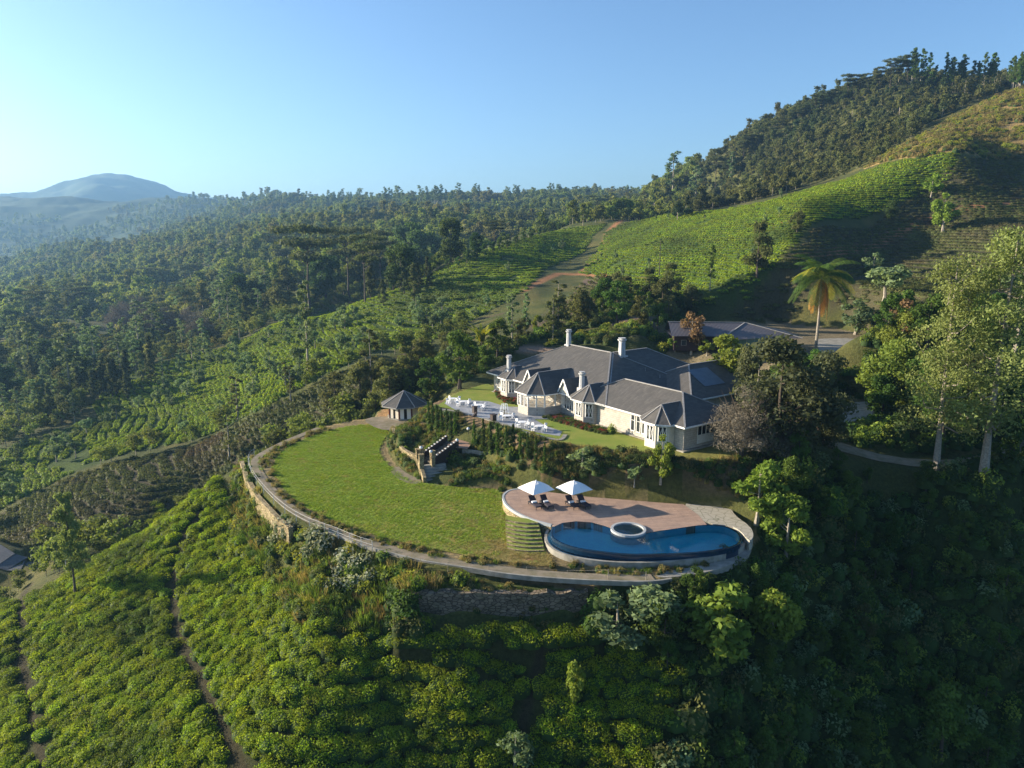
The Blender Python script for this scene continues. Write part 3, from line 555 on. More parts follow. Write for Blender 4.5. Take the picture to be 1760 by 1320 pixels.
PV = sheet('terrace_paving', zp([(764,694),(768,688),(800,688),(840,690),(868,699),(893,700),(905,711),(950,713),(972,716),(950,721),(918,721),(940,733),(966,742),(962,750),(925,744),(880,733),(812,715),(788,708)], 4.5), ZT * S + .045, 'grey paving')
# terrace edge wall (stone riser with a paved lip)
def wallrun(name, pts, z0, z1, th, mat, label, cat='wall', cap=None, dz=0):
    P = [(x, y) for x, y, *_ in pts]; Lf = offset(P, th / 2, False); Rt = offset(P, -th / 2, False); mb = MB(); n_ = len(P)
    Z0 = z0 if hasattr(z0, '__len__') else [z0] * n_; Z1 = z1 if hasattr(z1, '__len__') else [z1] * n_
    for i in range(n_ - 1):
        a, b_, c, d = Lf[i], Lf[i + 1], Rt[i + 1], Rt[i]; j = i + 1
        mb.quad((*a, Z0[i]), (*a, Z1[i]), (*b_, Z1[j]), (*b_, Z0[j])); mb.quad((*d, Z0[i]), (*c, Z0[j]), (*c, Z1[j]), (*d, Z1[i])); mb.quad((*a, Z1[i]), (*d, Z1[i]), (*c, Z1[j]), (*b_, Z1[j]))
    mb.quad((*Lf[0], Z0[0]), (*Rt[0], Z0[0]), (*Rt[0], Z1[0]), (*Lf[0], Z1[0])); mb.quad((*Lf[-1], Z0[-1]), (*Lf[-1], Z1[-1]), (*Rt[-1], Z1[-1]), (*Rt[-1], Z0[-1]))
    o = mb.build(name, mat); tag(o, label, cat)
    if cap:
        cb = MB(); L2 = offset(P, th / 2 + .04, False); R2 = offset(P, -th / 2 - .04, False)
        for i in range(n_ - 1):
            j = i + 1
            for (zo, fl) in ((.07, 0),): cb.quad((*L2[i], Z1[i] + zo), (*R2[i], Z1[i] + zo), (*R2[j], Z1[j] + zo), (*L2[j], Z1[j] + zo))
            cb.quad((*L2[i], Z1[i] + .003), (*L2[i], Z1[i] + .07), (*L2[j], Z1[j] + .07), (*L2[j], Z1[j] + .003)); cb.quad((*R2[i], Z1[i] + .003), (*R2[j], Z1[j] + .003), (*R2[j], Z1[j] + .07), (*R2[i], Z1[i] + .07))
        cb.build('coping', cap, o)
    return o
def dense(L, z, k=6): # Catmull-Rom through photo outline points
    P = [atz(u, v, z)[:2] for u, v in L]; o = []
    for i in range(len(P) - 1):
        p0 = P[max(i - 1, 0)]; p1 = P[i]; p2 = P[i + 1]; p3 = P[min(i + 2, len(P) - 1)]
        for j in range(k):
            t = j / k; o.append(tuple(.5 * (2 * p1[c] + (p2[c] - p0[c]) * t + (2 * p0[c] - 5 * p1[c] + 4 * p2[c] - p3[c]) * t * t + (3 * p1[c] - p0[c] - 3 * p2[c] + p3[c]) * t ** 3) for c in (0, 1)))
    return o + [P[-1]]
wallrun('terrace_wall', dense([(832,720),(868,731),(905,744),(958,757),(972,748)], 4.5), 2.2 * S, 4.55 * S, .5, 'terrace wall stone', 'stone riser wall along the front edge of the dining terrace above the right cypress row', cap='pale concrete')
wallrun('terrace_wall', dense([(755,703),(790,709),(808,714)], 4.5), 2.2 * S, 4.53 * S, .4, 'terrace wall stone', 'short stone riser below the left dining tables behind the left cypress row', cap='pale concrete')
# ------------------------------------------------------------------ lawn, paths
m, N, b = newmat('lawn grass'); b.inputs['Roughness'].default_value = .9; b.inputs['Specular IOR Level'].default_value = .15
g_ = nd(N, 'ShaderNodeNewGeometry'); sx = nd(N, 'ShaderNodeSeparateXYZ'); lk(N, g_.outputs['Position'], sx.inputs[0])
big = noise(N, .11, 3); ad = nd(N, 'ShaderNodeMath', operation='MULTIPLY_ADD'); lk(N, sx.outputs[0], ad.inputs[0]); ad.inputs[1].default_value = .03; lk(N, big, ad.inputs[2])
sb = nd(N, 'ShaderNodeMath', operation='MULTIPLY_ADD'); lk(N, sx.outputs[1], sb.inputs[0]); sb.inputs[1].default_value = -.014; lk(N, ad.outputs[0], sb.inputs[2])
t1 = ramp(N, sb.outputs[0], -1.3, -.35)
base = mixc(N, t1, (.19, .245, .03), (.27, .215, .085)); base = mixc(N, ramp(N, noise(N, .28, 5), .50, .66), base, mixc(N, 1., base, (1.25, .92, 1.2), 'MULTIPLY')); fine = ramp(N, noise(N, 1.1, 8, rough=.85), .38, .62)
lk(N, mixc(N, fine, mixc(N, 1., base, (.75, .82, .7), 'MULTIPLY'), mixc(N, 1., base, (1.3, 1.25, 1.15), 'MULTIPLY')), b.inputs['Base Color']); bump(N, b, noise(N, 1.9, 8, rough=.8), 1, .25)
sheet('lawn', LAWN, .035, 'lawn grass')
EP = dense(EDGE, 0, 6)
EPi = offset(EP, 1.2, False); EPo = offset(EP, -.15, False)
if EPi[len(EP) // 2][1] < EP[len(EP) // 2][1]: EPi = offset(EP, -1.2, False); EPo = offset(EP, .15, False)
nn = int(len(EP) * .86)
strip('perimeter_path', EPo[:nn], EPi[:nn], .03, 'dirt track')['kind'] = 'structure'
EPo2 = EPo[nn // 2:nn]
wallrun('kerb_wall', offset(EP, -.25 if EPo == offset(EP, -.15, False) else .25, False)[int(len(EP) * .4):int(len(EP) * .88)], -.45, .05, .24, 'pale concrete', 'low pale concrete kerb wall curving round the front edge of the lawn', 'wall')
sheet('dirt_patch', smooth_poly(zp([(668,805),(700,800),(715,815),(728,832),(700,832),(678,820)], 0), 2), .05, 'dirt track')
sheet('gazebo_apron', smooth_poly(zp([(622,722),(645,716),(680,716),(735,716),(720,732),(680,740),(650,738)], .7), 1), .7 * S + .03, 'dirt track')
for nm, P, w_, mt in (('drive', ROAD, 1.9, 'dirt track'), ('road', ROAD2, 2.6, 'asphalt')):
    Q = []
    for i in range(len(P) - 1):
        for k in range(4): Q.append(tuple(P[i][c] + (P[i + 1][c] - P[i][c]) * k / 4 for c in range(3)))
    Q.append(P[-1]); a_, b_ = offset(Q, w_, False), offset(Q, -w_, False); strip(nm, a_, b_, [q[2] + .09 for q in Q], mt)['kind'] = 'structure'
sheet('yard', zp([(1425,722),(1440,693),(1498,690),(1512,706),(1485,720),(1450,728)], 3.6), 3.6 * S + .03, 'pale concrete')
sheet('forecourt', zp([(1400,583),(1440,581),(1480,583),(1477,603),(1410,607)], 7.0), 7 * S + .03, 'pale concrete')
# ------------------------------------------------------------------ pool terrace
def tiles(name, c1, c2, gr, w_, h_, rough): brick(name, c1, c2, gr, w_, h_, rough, 0, .01)
pm('deck base', (.36, .22, .15), (.27, .16, .11), 1)
m, N, b = newmat('deck planks'); tc = nd(N, 'ShaderNodeNewGeometry'); mp = nd(N, 'ShaderNodeMapping'); mp.inputs['Rotation'].default_value = (0, 0, radians(-8)); lk(N, tc.outputs['Position'], mp.inputs[0])
t = nd(N, 'ShaderNodeTexBrick'); lk(N, mp.outputs[0], t.inputs['Vector'])
for k, v in (('Color1', (.47, .32, .235)), ('Color2', (.38, .255, .185)), ('Mortar', (.12, .07, .05))): t.inputs[k].default_value = (*v, 1)
t.inputs['Scale'].default_value = 1; t.inputs['Brick Width'].default_value = 2.6; t.inputs['Row Height'].default_value = .22; t.inputs['Mortar Size'].default_value = .012
lk(N, mixc(N, ramp(N, noise(N, .8, 5), .35, .7), t.outputs['Color'], mixc(N, 1., t.outputs['Color'], (.72, .74, .8), 'MULTIPLY')), b.inputs['Base Color']); b.inputs['Roughness'].default_value = .65
m, N, b = newmat('flagstones'); v_ = nd(N, 'ShaderNodeTexVoronoi', feature='DISTANCE_TO_EDGE'); v_.inputs['Scale'].default_value = 1.1; g_ = nd(N, 'ShaderNodeNewGeometry'); lk(N, g_.outputs['Position'], v_.inputs['Vector']); lk(N, mixc(N, ramp(N, v_.outputs['Distance'], 0, .06), (.14, .14, .09), mixc(N, noise(N, 1.5), (.30, .27, .21), (.44, .40, .33))), b.inputs['Base Color']); b.inputs['Roughness'].default_value = .8
pm('pool tile', (.16, .66, .72), (.11, .55, .68), 1.5, .3, .5)
pm('pool tile dark', (.012, .04, .075), (.008, .025, .05), .6, .12, .8)
pm('pool coping', (.42, .43, .42), (.33, .35, .36), 2.5, .6)
m, N, b = newmat('pool water'); out = N.nodes['Material Output']; tr = nd(N, 'ShaderNodeBsdfTransparent'); tr.inputs[0].default_value = (.74, .98, 1.0, 1); gl = nd(N, 'ShaderNodeBsdfGlossy'); gl.inputs['Roughness'].default_value = .02; fr = nd(N, 'ShaderNodeFresnel'); fr.inputs[0].default_value = 1.33
bp = nd(N, 'ShaderNodeBump'); bp.inputs['Strength'].default_value = .06; bp.inputs['Distance'].default_value = .1; lk(N, noise(N, 1.3, 3), bp.inputs['Height']); lk(N, bp.outputs[0], gl.inputs['Normal']); lk(N, bp.outputs[0], fr.inputs['Normal'])
ms = nd(N, 'ShaderNodeMixShader'); lk(N, fr.outputs[0], ms.inputs[0]); lk(N, tr.outputs[0], ms.inputs[1]); lk(N, gl.outputs[0], ms.inputs[2]); lk(N, ms.outputs[0], out.inputs[0])
ZD = .9
def closed(L, z, k=5):
    P = [atz(u, v, z)[:2] for u, v in L]; o = []; n_ = len(P)
    for i in range(n_):
        p0, p1, p2, p3 = P[i - 1], P[i], P[(i + 1) % n_], P[(i + 2) % n_]
        for j in range(k):
            t = j / k; o.append(tuple(.5 * (2 * p1[c] + (p2[c] - p0[c]) * t + (2 * p0[c] - 5 * p1[c] + 4 * p2[c] - p3[c]) * t * t + (3 * p1[c] - p0[c] - 3 * p2[c] + p3[c]) * t ** 3) for c in (0, 1)))
    A = sum(o[k][0] * o[(k + 1) % len(o)][1] - o[(k + 1) % len(o)][0] * o[k][1] for k in range(len(o)))
    return o if A > 0 else o[::-1]
FARS = [(953,905),(966,899),(990,896),(1018,898),(1040,904),(1062,912),(1085,918),(1108,917),(1130,913),(1165,908),(1200,903),(1230,903),(1252,907)]
NEARS = [(1268,917),(1271,929),(1258,938),(1225,945),(1180,949),(1130,951),(1080,951),(1035,947),(995,941),(966,932),(950,920)]
POOL = closed(FARS + NEARS, ZD)
bm_ = bmesh.new()
pool = empty('infinity_pool', (POOL[0][0], POOL[0][1], 0), 0, 'curved blue infinity pool with a dark outer wall beside the wooden deck', 'swimming pool')
def setp(o, p): # parent keeping world placement
    o.parent = p; o.matrix_parent_inverse = Matrix.Translation(p.location).inverted(); return o
def ringmesh(name, inner, outer, z0, z1, mat, parent=None):     # vertical-sided ring
    mb = MB(); n_ = len(inner)
    for i in range(n_):
        j = (i + 1) % n_; a, b_, c, d = inner[i], inner[j], outer[j], outer[i]
        mb.quad((*a, z1), (*d, z1), (*c, z1), (*b_, z1)); mb.quad((*d, z0), (*c, z0), (*c, z1), (*d, z1)); mb.quad((*a, z0), (*a, z1), (*b_, z1), (*b_, z0))
    o = mb.build(name, mat)
    return setp(o, parent) if parent else o
Pin = offset(POOL, .32); 
def cxy(P): return sum(p[0] for p in P) / len(P), sum(p[1] for p in P) / len(P)
def grow(P, d): # outward for ccw polygon
    return offset(P, -d)
ringmesh('pool_wall', grow(POOL, -.02), grow(POOL, .22), -1.2 * S, ZD * S - .02, 'pool tile dark', pool)
MBf = MB(); MBf.quad(*[(x, y, -.15 * S) for x, y in grow(POOL, .05)]); setp(MBf.build('pool_floor', 'pool tile'), pool)
MBf = MB(); n_ = len(POOL)
for i in range(n_): j = (i + 1) % n_; a, b_ = grow(POOL, -.03)[i], grow(POOL, -.03)[j]; MBf.quad((*a, -.3), (*b_, -.3), (*b_, ZD * S - .03), (*a, ZD * S - .03))
setp(MBf.build('pool_lining', 'pool tile'), pool)
MBf = MB(); MBf.quad(*[(x, y, ZD * S + .0) for x, y in grow(POOL, .12)]); setp(MBf.build('water', 'pool water'), pool)
# catch basin round the front
GUT = closed([(1238,902),(1272,908),(1283,922),(1281,935),(1262,948),(1222,958),(1165,965),(1100,968),(1040,966),(985,958),(952,946),(937,930),(938,914),(952,903),(1000,895),(1100,910),(1180,900)], .42)
GUTi = grow(GUT, -.30)
ringmesh('catch_basin_wall', GUTi, GUT, -1.6, .46 * S, 'pale concrete', pool)
MBf = MB(); MBf.quad(*[(x, y, .25 * S) for x, y in grow(GUT, -.1)]); setp(MBf.build('catch_basin_floor', 'pool tile'), pool)
MBf = MB(); MBf.quad(*[(x, y, .38 * S) for x, y in grow(GUT, -.2)]); setp(MBf.build('catch_basin_water', 'pool water'), pool)
sp = atz(1080, 910, 1.0); 
spa = empty('round_spa', (sp[0], sp[1], 0), 0, 'round spa tub with a thick pale rim between the deck and the infinity pool', 'spa')
def circ(r, n_=36): return [(r * cos(2 * pi * k / n_), r * sin(2 * pi * k / n_)) for k in range(n_)]
ringmesh('rim', circ(1.68), circ(1.98), 0, 1.08 * S, 'pool coping').parent = spa
MBf = MB(); MBf.quad(*[(x, y, .35 * S) for x, y in circ(1.7)]); MBf.build('tub_floor', 'pool tile', spa)
MBf = MB(); MBf.quad(*[(x, y, .96 * S) for x, y in circ(1.68)]); MBf.build('water', 'pool water', spa)
# deck
DL = dense([(948,902),(925,896),(903,888),(885,879),(871,868),(865,856),(868,848),(880,842),(905,841),(945,846),(1000,853),(1060,858),(1120,863),(1175,867)], ZD)
DR = [atz(u, v, ZD)[:2] for u, v in [(1200,885),(1215,902)]] 
FARP = [atz(u, v, ZD)[:2] for u, v in FARS[:-2]][::-1]
DP = DL + DR + [p for p in offset(FARP, 0, False)]
bmd = bmesh.new(); vs = [bmd.verts.new((x, y, ZD * S + .02)) for x, y in DP]; f = bmd.faces.new(vs); r = bmesh.ops.extrude_face_region(bmd, geom=[f]); 
for v_ in r['geom']:
    if isinstance(v_, bmesh.types.BMVert): v_.co.z = -.3
bmesh.ops.recalc_face_normals(bmd, faces=bmd.faces[:]); bmesh.ops.triangulate(bmd, faces=bmd.faces[:]); me = bpy.data.meshes.new('pool_deck'); bmd.to_mesh(me); me.materials.append(MATS['deck planks'])
deck = obj('pool_deck', me); tag(deck, 'raised reddish timber deck with a curved end beside the infinity pool', 'deck')
wallrun('deck_footing', offset([tuple(p) for p in DL[:48]], .0, False), -.3, ZD * S - .26, .17, 'rubble ochre', 'low rubble footing under the curved end of the timber deck')
wallrun('deck_kerb', [tuple(p) for p in DL[:48]], ZD * S - .26, ZD * S + .06, .26, 'pool coping', 'pale rounded kerb following the curved end of the timber deck', 'kerb')
FLG = smooth_poly(zp([(1172,866),(1200,865),(1255,870),(1262,885),(1290,905),(1296,920),(1290,930),(1284,926),(1272,912),(1256,903),(1215,900),(1195,885)], ZD), 1)
mb = MB(); mb.prism(FLG, -.3, ZD * S + .01); o = mb.build('stone_paving', 'flagstones'); o['kind'] = 'structure'
# planted bank steps below the deck
bs = empty('bank_steps', (*atz(905, 915, 0)[:2], 0), 0, 'flight of turf and stone steps from the lawn up to the curved deck', 'steps')
for k in range(8):
    zt = ZD * (1 - (k + .3) / 8.2); y0 = 887 + 6.8 * k; L = [(869 + k * .3, y0 - 2), (885, y0 + 1.5), (905, y0 + 4), (925 + k * 1.5, y0 + 3)]; L2 = [(u, v + 8) for u, v in L[::-1]]
    A1 = [atz(u, v, zt)[:2] for u, v in L]; A2 = [atz(u, v, zt)[:2] for u, v in L2]
    setp(MB().prism(A1 + A2, -.2, zt * S).build('step', 'terrace grass'), bs); setp(MB().prism([(x, y) for x, y in A2] + [(x, y - .16) for x, y in A2[::-1]], -.2, zt * S + .03).build('step_edge', 'rubble ochre'), bs)
# concrete walk and steps at the foot of the pool
WK = smooth_poly(zp([(1126,984),(1180,979),(1230,968),(1266,956),(1284,940),(1294,945),(1282,961),(1240,979),(1190,990),(1130,996)], -.1), 2)
mb = MB(); mb.prism(WK, -1.5, -.02); o = mb.build('walkway', 'pale concrete'); o['kind'] = 'structure'
st = empty('concrete_steps', (*atz(1115, 995, 0)[:2], 0), 0, 'small pale concrete steps going down from the curved walkway below the pool', 'steps')
for k in range(5): setp(MB().prism(zp([(1136 - 8 * k, 982 + 2 * k), (1127 - 8 * k, 982 + 2 * k), (1118 - 8 * k, 1001 + 2.2 * k), (1128 - 8 * k, 1001 + 2.2 * k)], -.1), -2.5, -.05 - .17 * (k + 1)).build('step', 'pale concrete'), st)
# ------------------------------------------------------------------ parasols, loungers
m, N, b = newmat('canvas'); b.inputs['Base Color'].default_value = (.85, .84, .82, 1); b.inputs['Roughness'].default_value = .9
m, N, b = newmat('towel'); b.inputs['Base Color'].default_value = (.8, .82, .86, 1); b.inputs['Roughness'].default_value = 1
pm('wicker', (.045, .04, .045), (.03, .027, .03), 8, .7); pm('cushion', (.05, .045, .06), (.035, .03, .045), 4, .95); pm('timber pole', (.42, .28, .15), (.3, .2, .1), 5, .6)
def parasol(x, y, z, label):
    e = empty('parasol', (x, y, z), radians(-10), label, 'parasol', 'white parasols on the pool deck')
    MB().cyl(0, 0, 0, .10, .38, .36, 12).cyl(0, 0, .1, .3, .06, .06).build('base', 'charcoal metal', e); MB().cyl(0, 0, .1, 3.15, .04, .035, 8).build('pole', 'timber pole', e)
    c = MB(); R = 2.3
    for k in range(8):
        a0 = 2 * pi * k / 8 + pi / 8 * 0; a1 = a0 + pi / 4; f = lambda a: (1.0 if round(a / (pi / 4)) % 2 == 0 else .80)
        for j in range(3):
            t0, t1 = j / 3, (j + 1) / 3; zf = lambda t: 3.1 - 1.0 * t ** 1.15 + .1 * t * (1 - t)
            P = lambda a, t: (R * f(a) * cos(a) * t, R * f(a) * sin(a) * t, zf(t) - (0 if f(a) == 1 else -.02) + (.12 * (1 - f(a)) * t * 4))
            if j == 0: c.quad(P(a0, 0), P(a0, t1), P(a1, t1))
            else: c.quad(P(a0, t0), P(a0, t1), P(a1, t1), P(a1, t0))
    co_ = c.build('canopy', 'canvas', e); s_ = co_.modifiers.new('thickness', 'SOLIDIFY'); s_.thickness = .012
    MB().cyl(0, 0, 3.08, 3.22, .09, .03, 8).build('finial', 'canvas', e)
    r = MB()
    for k in range(4): a = k * pi / 2; r.bar((0, 0, 3.02), (R * .96 * cos(a), R * .96 * sin(a), 2.10), .03, .03)
    r.build('ribs', 'timber pole', e); return e
def on_deck(u, v): return atz(u, v, ZD)
for (u, v, lb) in ((921,868,'white canvas parasol over the left pair of loungers near the curved deck end'), (986,868,'white canvas parasol over the right pair of loungers closer to the spa')):
    p = on_deck(u, v); parasol(p[0], p[1], p[2] + .02, lb)
def lounger(label):
    e = empty('sun_lounger', (0, 0, 0), 0, label, 'sun lounger', 'dark loungers on the pool deck')
    MB().box(-.36, .36, -1.05, 1.0, .30, .36).build('frame', 'wicker', e); MB().box(-.33, .33, -1.03, .28, .363, .45).build('seat_cushion', 'cushion', e)
    b_ = MB(); b_.bar((0, .3, .42), (0, .92, 1.02), .68, .09); b_.build('backrest', 'cushion', e)
    MB().box(-.26, .26, .02, .28, .452, .60).build('towel', 'towel', e)
    for sx_ in (-.31, .31):
        for sy in (-.98, .9): MB().box(sx_ - .03, sx_ + .03, sy - .03, sy + .03, 0, .30).build('leg', 'wicker', e)
    return e
L0_ = None; spots = [(924,872,'leftmost dark lounger with a white towel, left of the first parasol pole'),(945,871,'dark lounger with a white towel just right of the first parasol pole'),(989,872,'dark lounger with a white towel at the left of the second parasol pole'),(1011,871,'rightmost dark lounger with a white towel under the second parasol')]
spots = [(919,871,spots[0][2]),(939,870,spots[1][2]),(983,871,spots[2][2]),(1003,870,spots[3][2])]
for i, (u, v, lb) in enumerate(spots):
    o = lounger(lb) if i == 0 else copy_tree(L0_)
    if i == 0: L0_ = o
    p = on_deck(u, v); o.location = (p[0], p[1], p[2] + .02); o.rotation_euler.z = radians(24); o.scale = (1.15, 1.15, 1.1); o['label'] = lb
for (u, v, lb) in ((930,871,'small dark side table between the two left loungers'), (994,871,'small dark side table between the two right loungers')):
    p = on_deck(u, v); e = empty('side_table', (p[0], p[1], p[2] + .02), .4, lb, 'side table', 'side tables on the pool deck')
    MB().box(-.24, .24, -.24, .24, .38, .43).build('tabletop', 'wicker', e)
    for a, b_ in ((-.2, -.2), (.2, -.2), (.2, .2), (-.2, .2)): MB().box(a - .02, a + .02, b_ - .02, b_ + .02, 0, .38).build('leg', 'wicker', e)
# ------------------------------------------------------------------ dining tables and chairs, fountain
def table(lb):
    e = empty('dining_table', (0, 0, 0), 0, lb, 'table', 'white tables on the terrace'); MB().cyl(0, 0, .70, .74, .62, .62, 16).build('tabletop', 'white plastic', e)
    for a in range(4): c_, s_ = cos(a * pi / 2 + .78), sin(a * pi / 2 + .78); MB().bar((c_ * .42, s_ * .42, 0), (c_ * .34, s_ * .34, .7), .05, .05).build('leg', 'white plastic', e)
    return e
def chair(lb):
    e = empty('garden_chair', (0, 0, 0), 0, lb, 'chair', 'white chairs round the terrace tables'); MB().box(-.25, .25, -.25, .25, .42, .47).build('seat', 'white plastic', e)
    b_ = MB(); b_.bar((0, .25, .55), (0, .33, .95), .50, .05); b_.build('backrest', 'white plastic', e)
    for x in (-.25, .25): MB().bar((x, -.22, .66), (x, .27, .68), .05, .04).build('armrest', 'white plastic', e)
    for x in (-.22, .22):
        for y in (-.22, .22): MB().box(x - .03, x + .03, y - .03, y + .03, 0, .42).build('leg', 'white plastic', e)
    return e
TT = [(779,692,'leftmost white table at the far end of the left terrace'), (797,697,'white table in the middle of the left terrace row, second from its far end'), (824,703,'white table on the left terrace nearest the top of the staircase'), (872,722,'white table beside the fountain on the right terrace'), (898,733,'white table in the middle of the right terrace row'), (927,740,'rightmost white table near the right terrace corner')]
t0_ = c0_ = None; sides = ('far left', 'far right', 'near right', 'near left')
for i, (u, v, lb) in enumerate(TT):
    p = atz(u, v, ZT + .03); t_ = table(lb) if i == 0 else copy_tree(t0_)
    if i == 0: t0_ = t_
    t_.location = (p[0], p[1], ZT * S + .05); t_['label'] = lb
    for k in range(4):
        if i == 3 and k == 3: continue
        a = radians(40 + 90 * k + rnd.uniform(-8, 8)); c_ = chair('') if c0_ is None else copy_tree(c0_)
        if c0_ is None: c0_ = c_
        c_.location = (p[0] + cos(a) * .95, p[1] + sin(a) * .95, ZT * S + .05); c_.rotation_euler.z = a - pi / 2
        where = ('the leftmost table of the left terrace', 'the middle table of the left terrace', 'the left terrace table by the staircase', 'the table beside the fountain', 'the middle table of the right terrace', 'the rightmost terrace table')[i]
        c_['label'] = f"white chair on the {('far right', 'far left', 'near left', 'near right')[k]} side of {where}"
p = atz(867, 716, ZT); e = empty('fountain', (p[0], p[1], ZT * S + .05), 0, 'pale tiered fountain with water jets on the paving before the porch', 'fountain')
MB().cyl(0, 0, 0, .35, .95, 1.0, 16).build('basin', 'pale concrete', e); MB().cyl(0, 0, .35, .95, .12, .10, 8).cyl(0, 0, .95, 1.08, .30, .5, 12).build('pedestal', 'pale concrete', e)
m, N, b = newmat('spray'); b.inputs['Base Color'].default_value = (.85, .9, .92, 1); b.inputs['Alpha'].default_value = .55; b.inputs['Roughness'].default_value = .3
j = MB()
for k in range(10):
    a = k * .628; j.tube([(.1 * cos(a), .1 * sin(a), 1.05), (.22 * cos(a), .22 * sin(a), 1.9), (.42 * cos(a), .42 * sin(a), 2.0), (.62 * cos(a), .62 * sin(a), 1.3), (.75 * cos(a), .75 * sin(a), .4)], [.02, .03, .035, .04, .03], 5)
j.build('water_jets', 'spray', e)
p = atz(848, 724, ZT); e = empty('planter_pillar', (p[0], p[1], ZT * S - .4), HZ, 'short dark square pillar at the top right of the terrace staircase', 'pillar'); MB().box(-.35, .35, -.35, .35, 0, 1.4).build('shaft', 'dark wood', e); MB().box(-.42, .42, -.42, .42, 1.4, 1.5).build('cap', 'dark wood', e)
p = atz(816, 710, ZT); e = empty('planter_pillar', (p[0], p[1], ZT * S - .4), HZ, 'dark square pillar at the top left of the terrace staircase', 'pillar'); MB().box(-.3, .3, -.3, .3, 0, 1.4).build('shaft', 'dark wood', e); MB().box(-.36, .36, -.36, .36, 1.4, 1.5).build('cap', 'dark wood', e)
# ------------------------------------------------------------------ garden staircases
def stairs(name, top, bot, ztop, zbot, n_, mat, label, hw, cat='staircase'):
    # top/bot: centre plan points; steps between
    t = Vector((*top, 0)); b_ = Vector((*bot, 0)); d = (b_ - t); L = d.length; rz = atan2(d.y, d.x) - pi / 2; e = empty(name, (*bot, 0), rz, label, cat)
    for k in range(n_):
        z = ztop - (ztop - zbot) * k / n_; y1 = -L + L * k / n_; y2 = y1 + L / n_ + .03; MB().box(-hw, hw, y1, y2, zbot - 1.2, z - .003 * k).build('step', mat, e)
    return e, L
def para(e, x, y0, y1, z0, z1, hgt, mat, th=.3, cap='chimney render', dots=False):
    b_ = MB(); b_.quad((x - th / 2, y0, z0 - 1.5), (x + th / 2, y0, z0 - 1.5), (x + th / 2, y0, z0 + hgt), (x - th / 2, y0, z0 + hgt)); b_.quad((x - th / 2, y1, z1 - 1.5), (x - th / 2, y1, z1 + hgt), (x + th / 2, y1, z1 + hgt), (x + th / 2, y1, z1 - 1.5))
    b_.quad((x - th / 2, y0, z0 + hgt), (x + th / 2, y0, z0 + hgt), (x + th / 2, y1, z1 + hgt), (x - th / 2, y1, z1 + hgt)); b_.quad((x - th / 2, y0, z0 - 1.5), (x - th / 2, y0, z0 + hgt), (x - th / 2, y1, z1 + hgt), (x - th / 2, y1, z1 - 1.5)); b_.quad((x + th / 2, y0, z0 - 1.5), (x + th / 2, y1, z1 - 1.5), (x + th / 2, y1, z1 + hgt), (x + th / 2, y0, z0 + hgt))
    o = b_.build('parapet', mat, e)
    if dots:
        d = MB(); n_ = 9
        for k in range(n_): t = (k + .5) / n_; y = y0 + (y1 - y0) * t; z = z0 + (z1 - z0) * t + hgt; d.box(x - th * .55, x + th * .55, y - .09, y + .09, z - .05, z + .09)
        d.build('coping_blocks', 'chimney render', o)
a_, b2 = atz(752, 800, 1.1), atz(757, 823, .05)
e, L = stairs('lower_steps', atz(745,797,1.1)[:2], atz(752,826,0)[:2], 1.1 * S, .05 * S, 6, 'pale concrete', 'short broad flight of stone steps down to the lawn beside a ruined parapet', 1.7)
para(e, 1.85, -L - 2.2, .4, 1.15 * S, .15 * S, .55, 'rubble ochre', .45)
for y, x in ((-L * .75, 1.85), (-L - 2.0, 1.85)): MB().box(x - .32, x + .32, y - .32, y + .32, -.3, 1.1 * S + 1.7).box(x - .38, x + .38, y - .38, y + .38, 1.1 * S + 1.7, 1.1 * S + 1.82).build('pillar', 'rubble ochre', e)
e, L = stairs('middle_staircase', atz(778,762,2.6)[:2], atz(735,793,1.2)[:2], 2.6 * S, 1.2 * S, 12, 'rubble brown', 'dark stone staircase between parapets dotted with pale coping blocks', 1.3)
para(e, 1.45, -L, 0, 2.6 * S, 1.2 * S, .9, 'dark wood', .3, dots=True); para(e, -1.45, -L, 0, 2.6 * S, 1.2 * S, .9, 'dark wood', .3, dots=True)
for x in (-1.45, 1.45): MB().box(x - .28, x + .28, -.2, .36, 0, 1.2 * S + 1.9).box(x - .34, x + .34, -.26, .42, 1.2 * S + 1.9, 1.2 * S + 2.0).build('pillar', 'rubble ochre', e)
lamp0 = None
def lamp(u, v, z, lb):
    global lamp0
    if lamp0 is None:
        e = empty('globe_lamp', (0, 0, 0), 0, lb, 'garden lamp', 'white globe lamps on the garden stairs'); MB().cyl(0, 0, 0, 1.0, .05, .05, 6).build('post', 'charcoal metal', e)
        bmx = bmesh.new(); bmesh.ops.create_icosphere(bmx, subdivisions=2, radius=.24, matrix=Matrix.Translation((0, 0, 1.2))); mm = bpy.data.meshes.new('globe'); bmx.to_mesh(mm); mm.materials.append(MATS['white plastic']); obj('globe', mm, e); MB().cyl(0, 0, 1.42, 1.5, .12, .03, 8).build('cap', 'charcoal metal', e); lamp0 = e
    else: e = copy_tree(lamp0)
    p = atz(u, v, z); e.location = p; e['label'] = lb
for u, v, z, lb in ((724,783,1.9,'white globe lamp at the foot of the middle staircase, farthest left'), (741,790,1.9,'white globe lamp at the lower right foot of the middle staircase'), (786,770,2.5,'white globe lamp on the brick landing above the dark parapets'), (805,750,2.9,'white globe lamp beside the foot of the upper staircase')): lamp(u, v, z, lb)
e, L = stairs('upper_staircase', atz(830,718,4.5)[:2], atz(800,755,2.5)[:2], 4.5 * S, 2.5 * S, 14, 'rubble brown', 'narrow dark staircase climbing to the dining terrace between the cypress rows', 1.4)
para(e, 1.55, -L, 0, 4.4 * S, 2.5 * S, .8, 'dark wood'); para(e, -1.55, -L, 0, 4.3 * S, 2.4 * S, .5, 'dark wood')
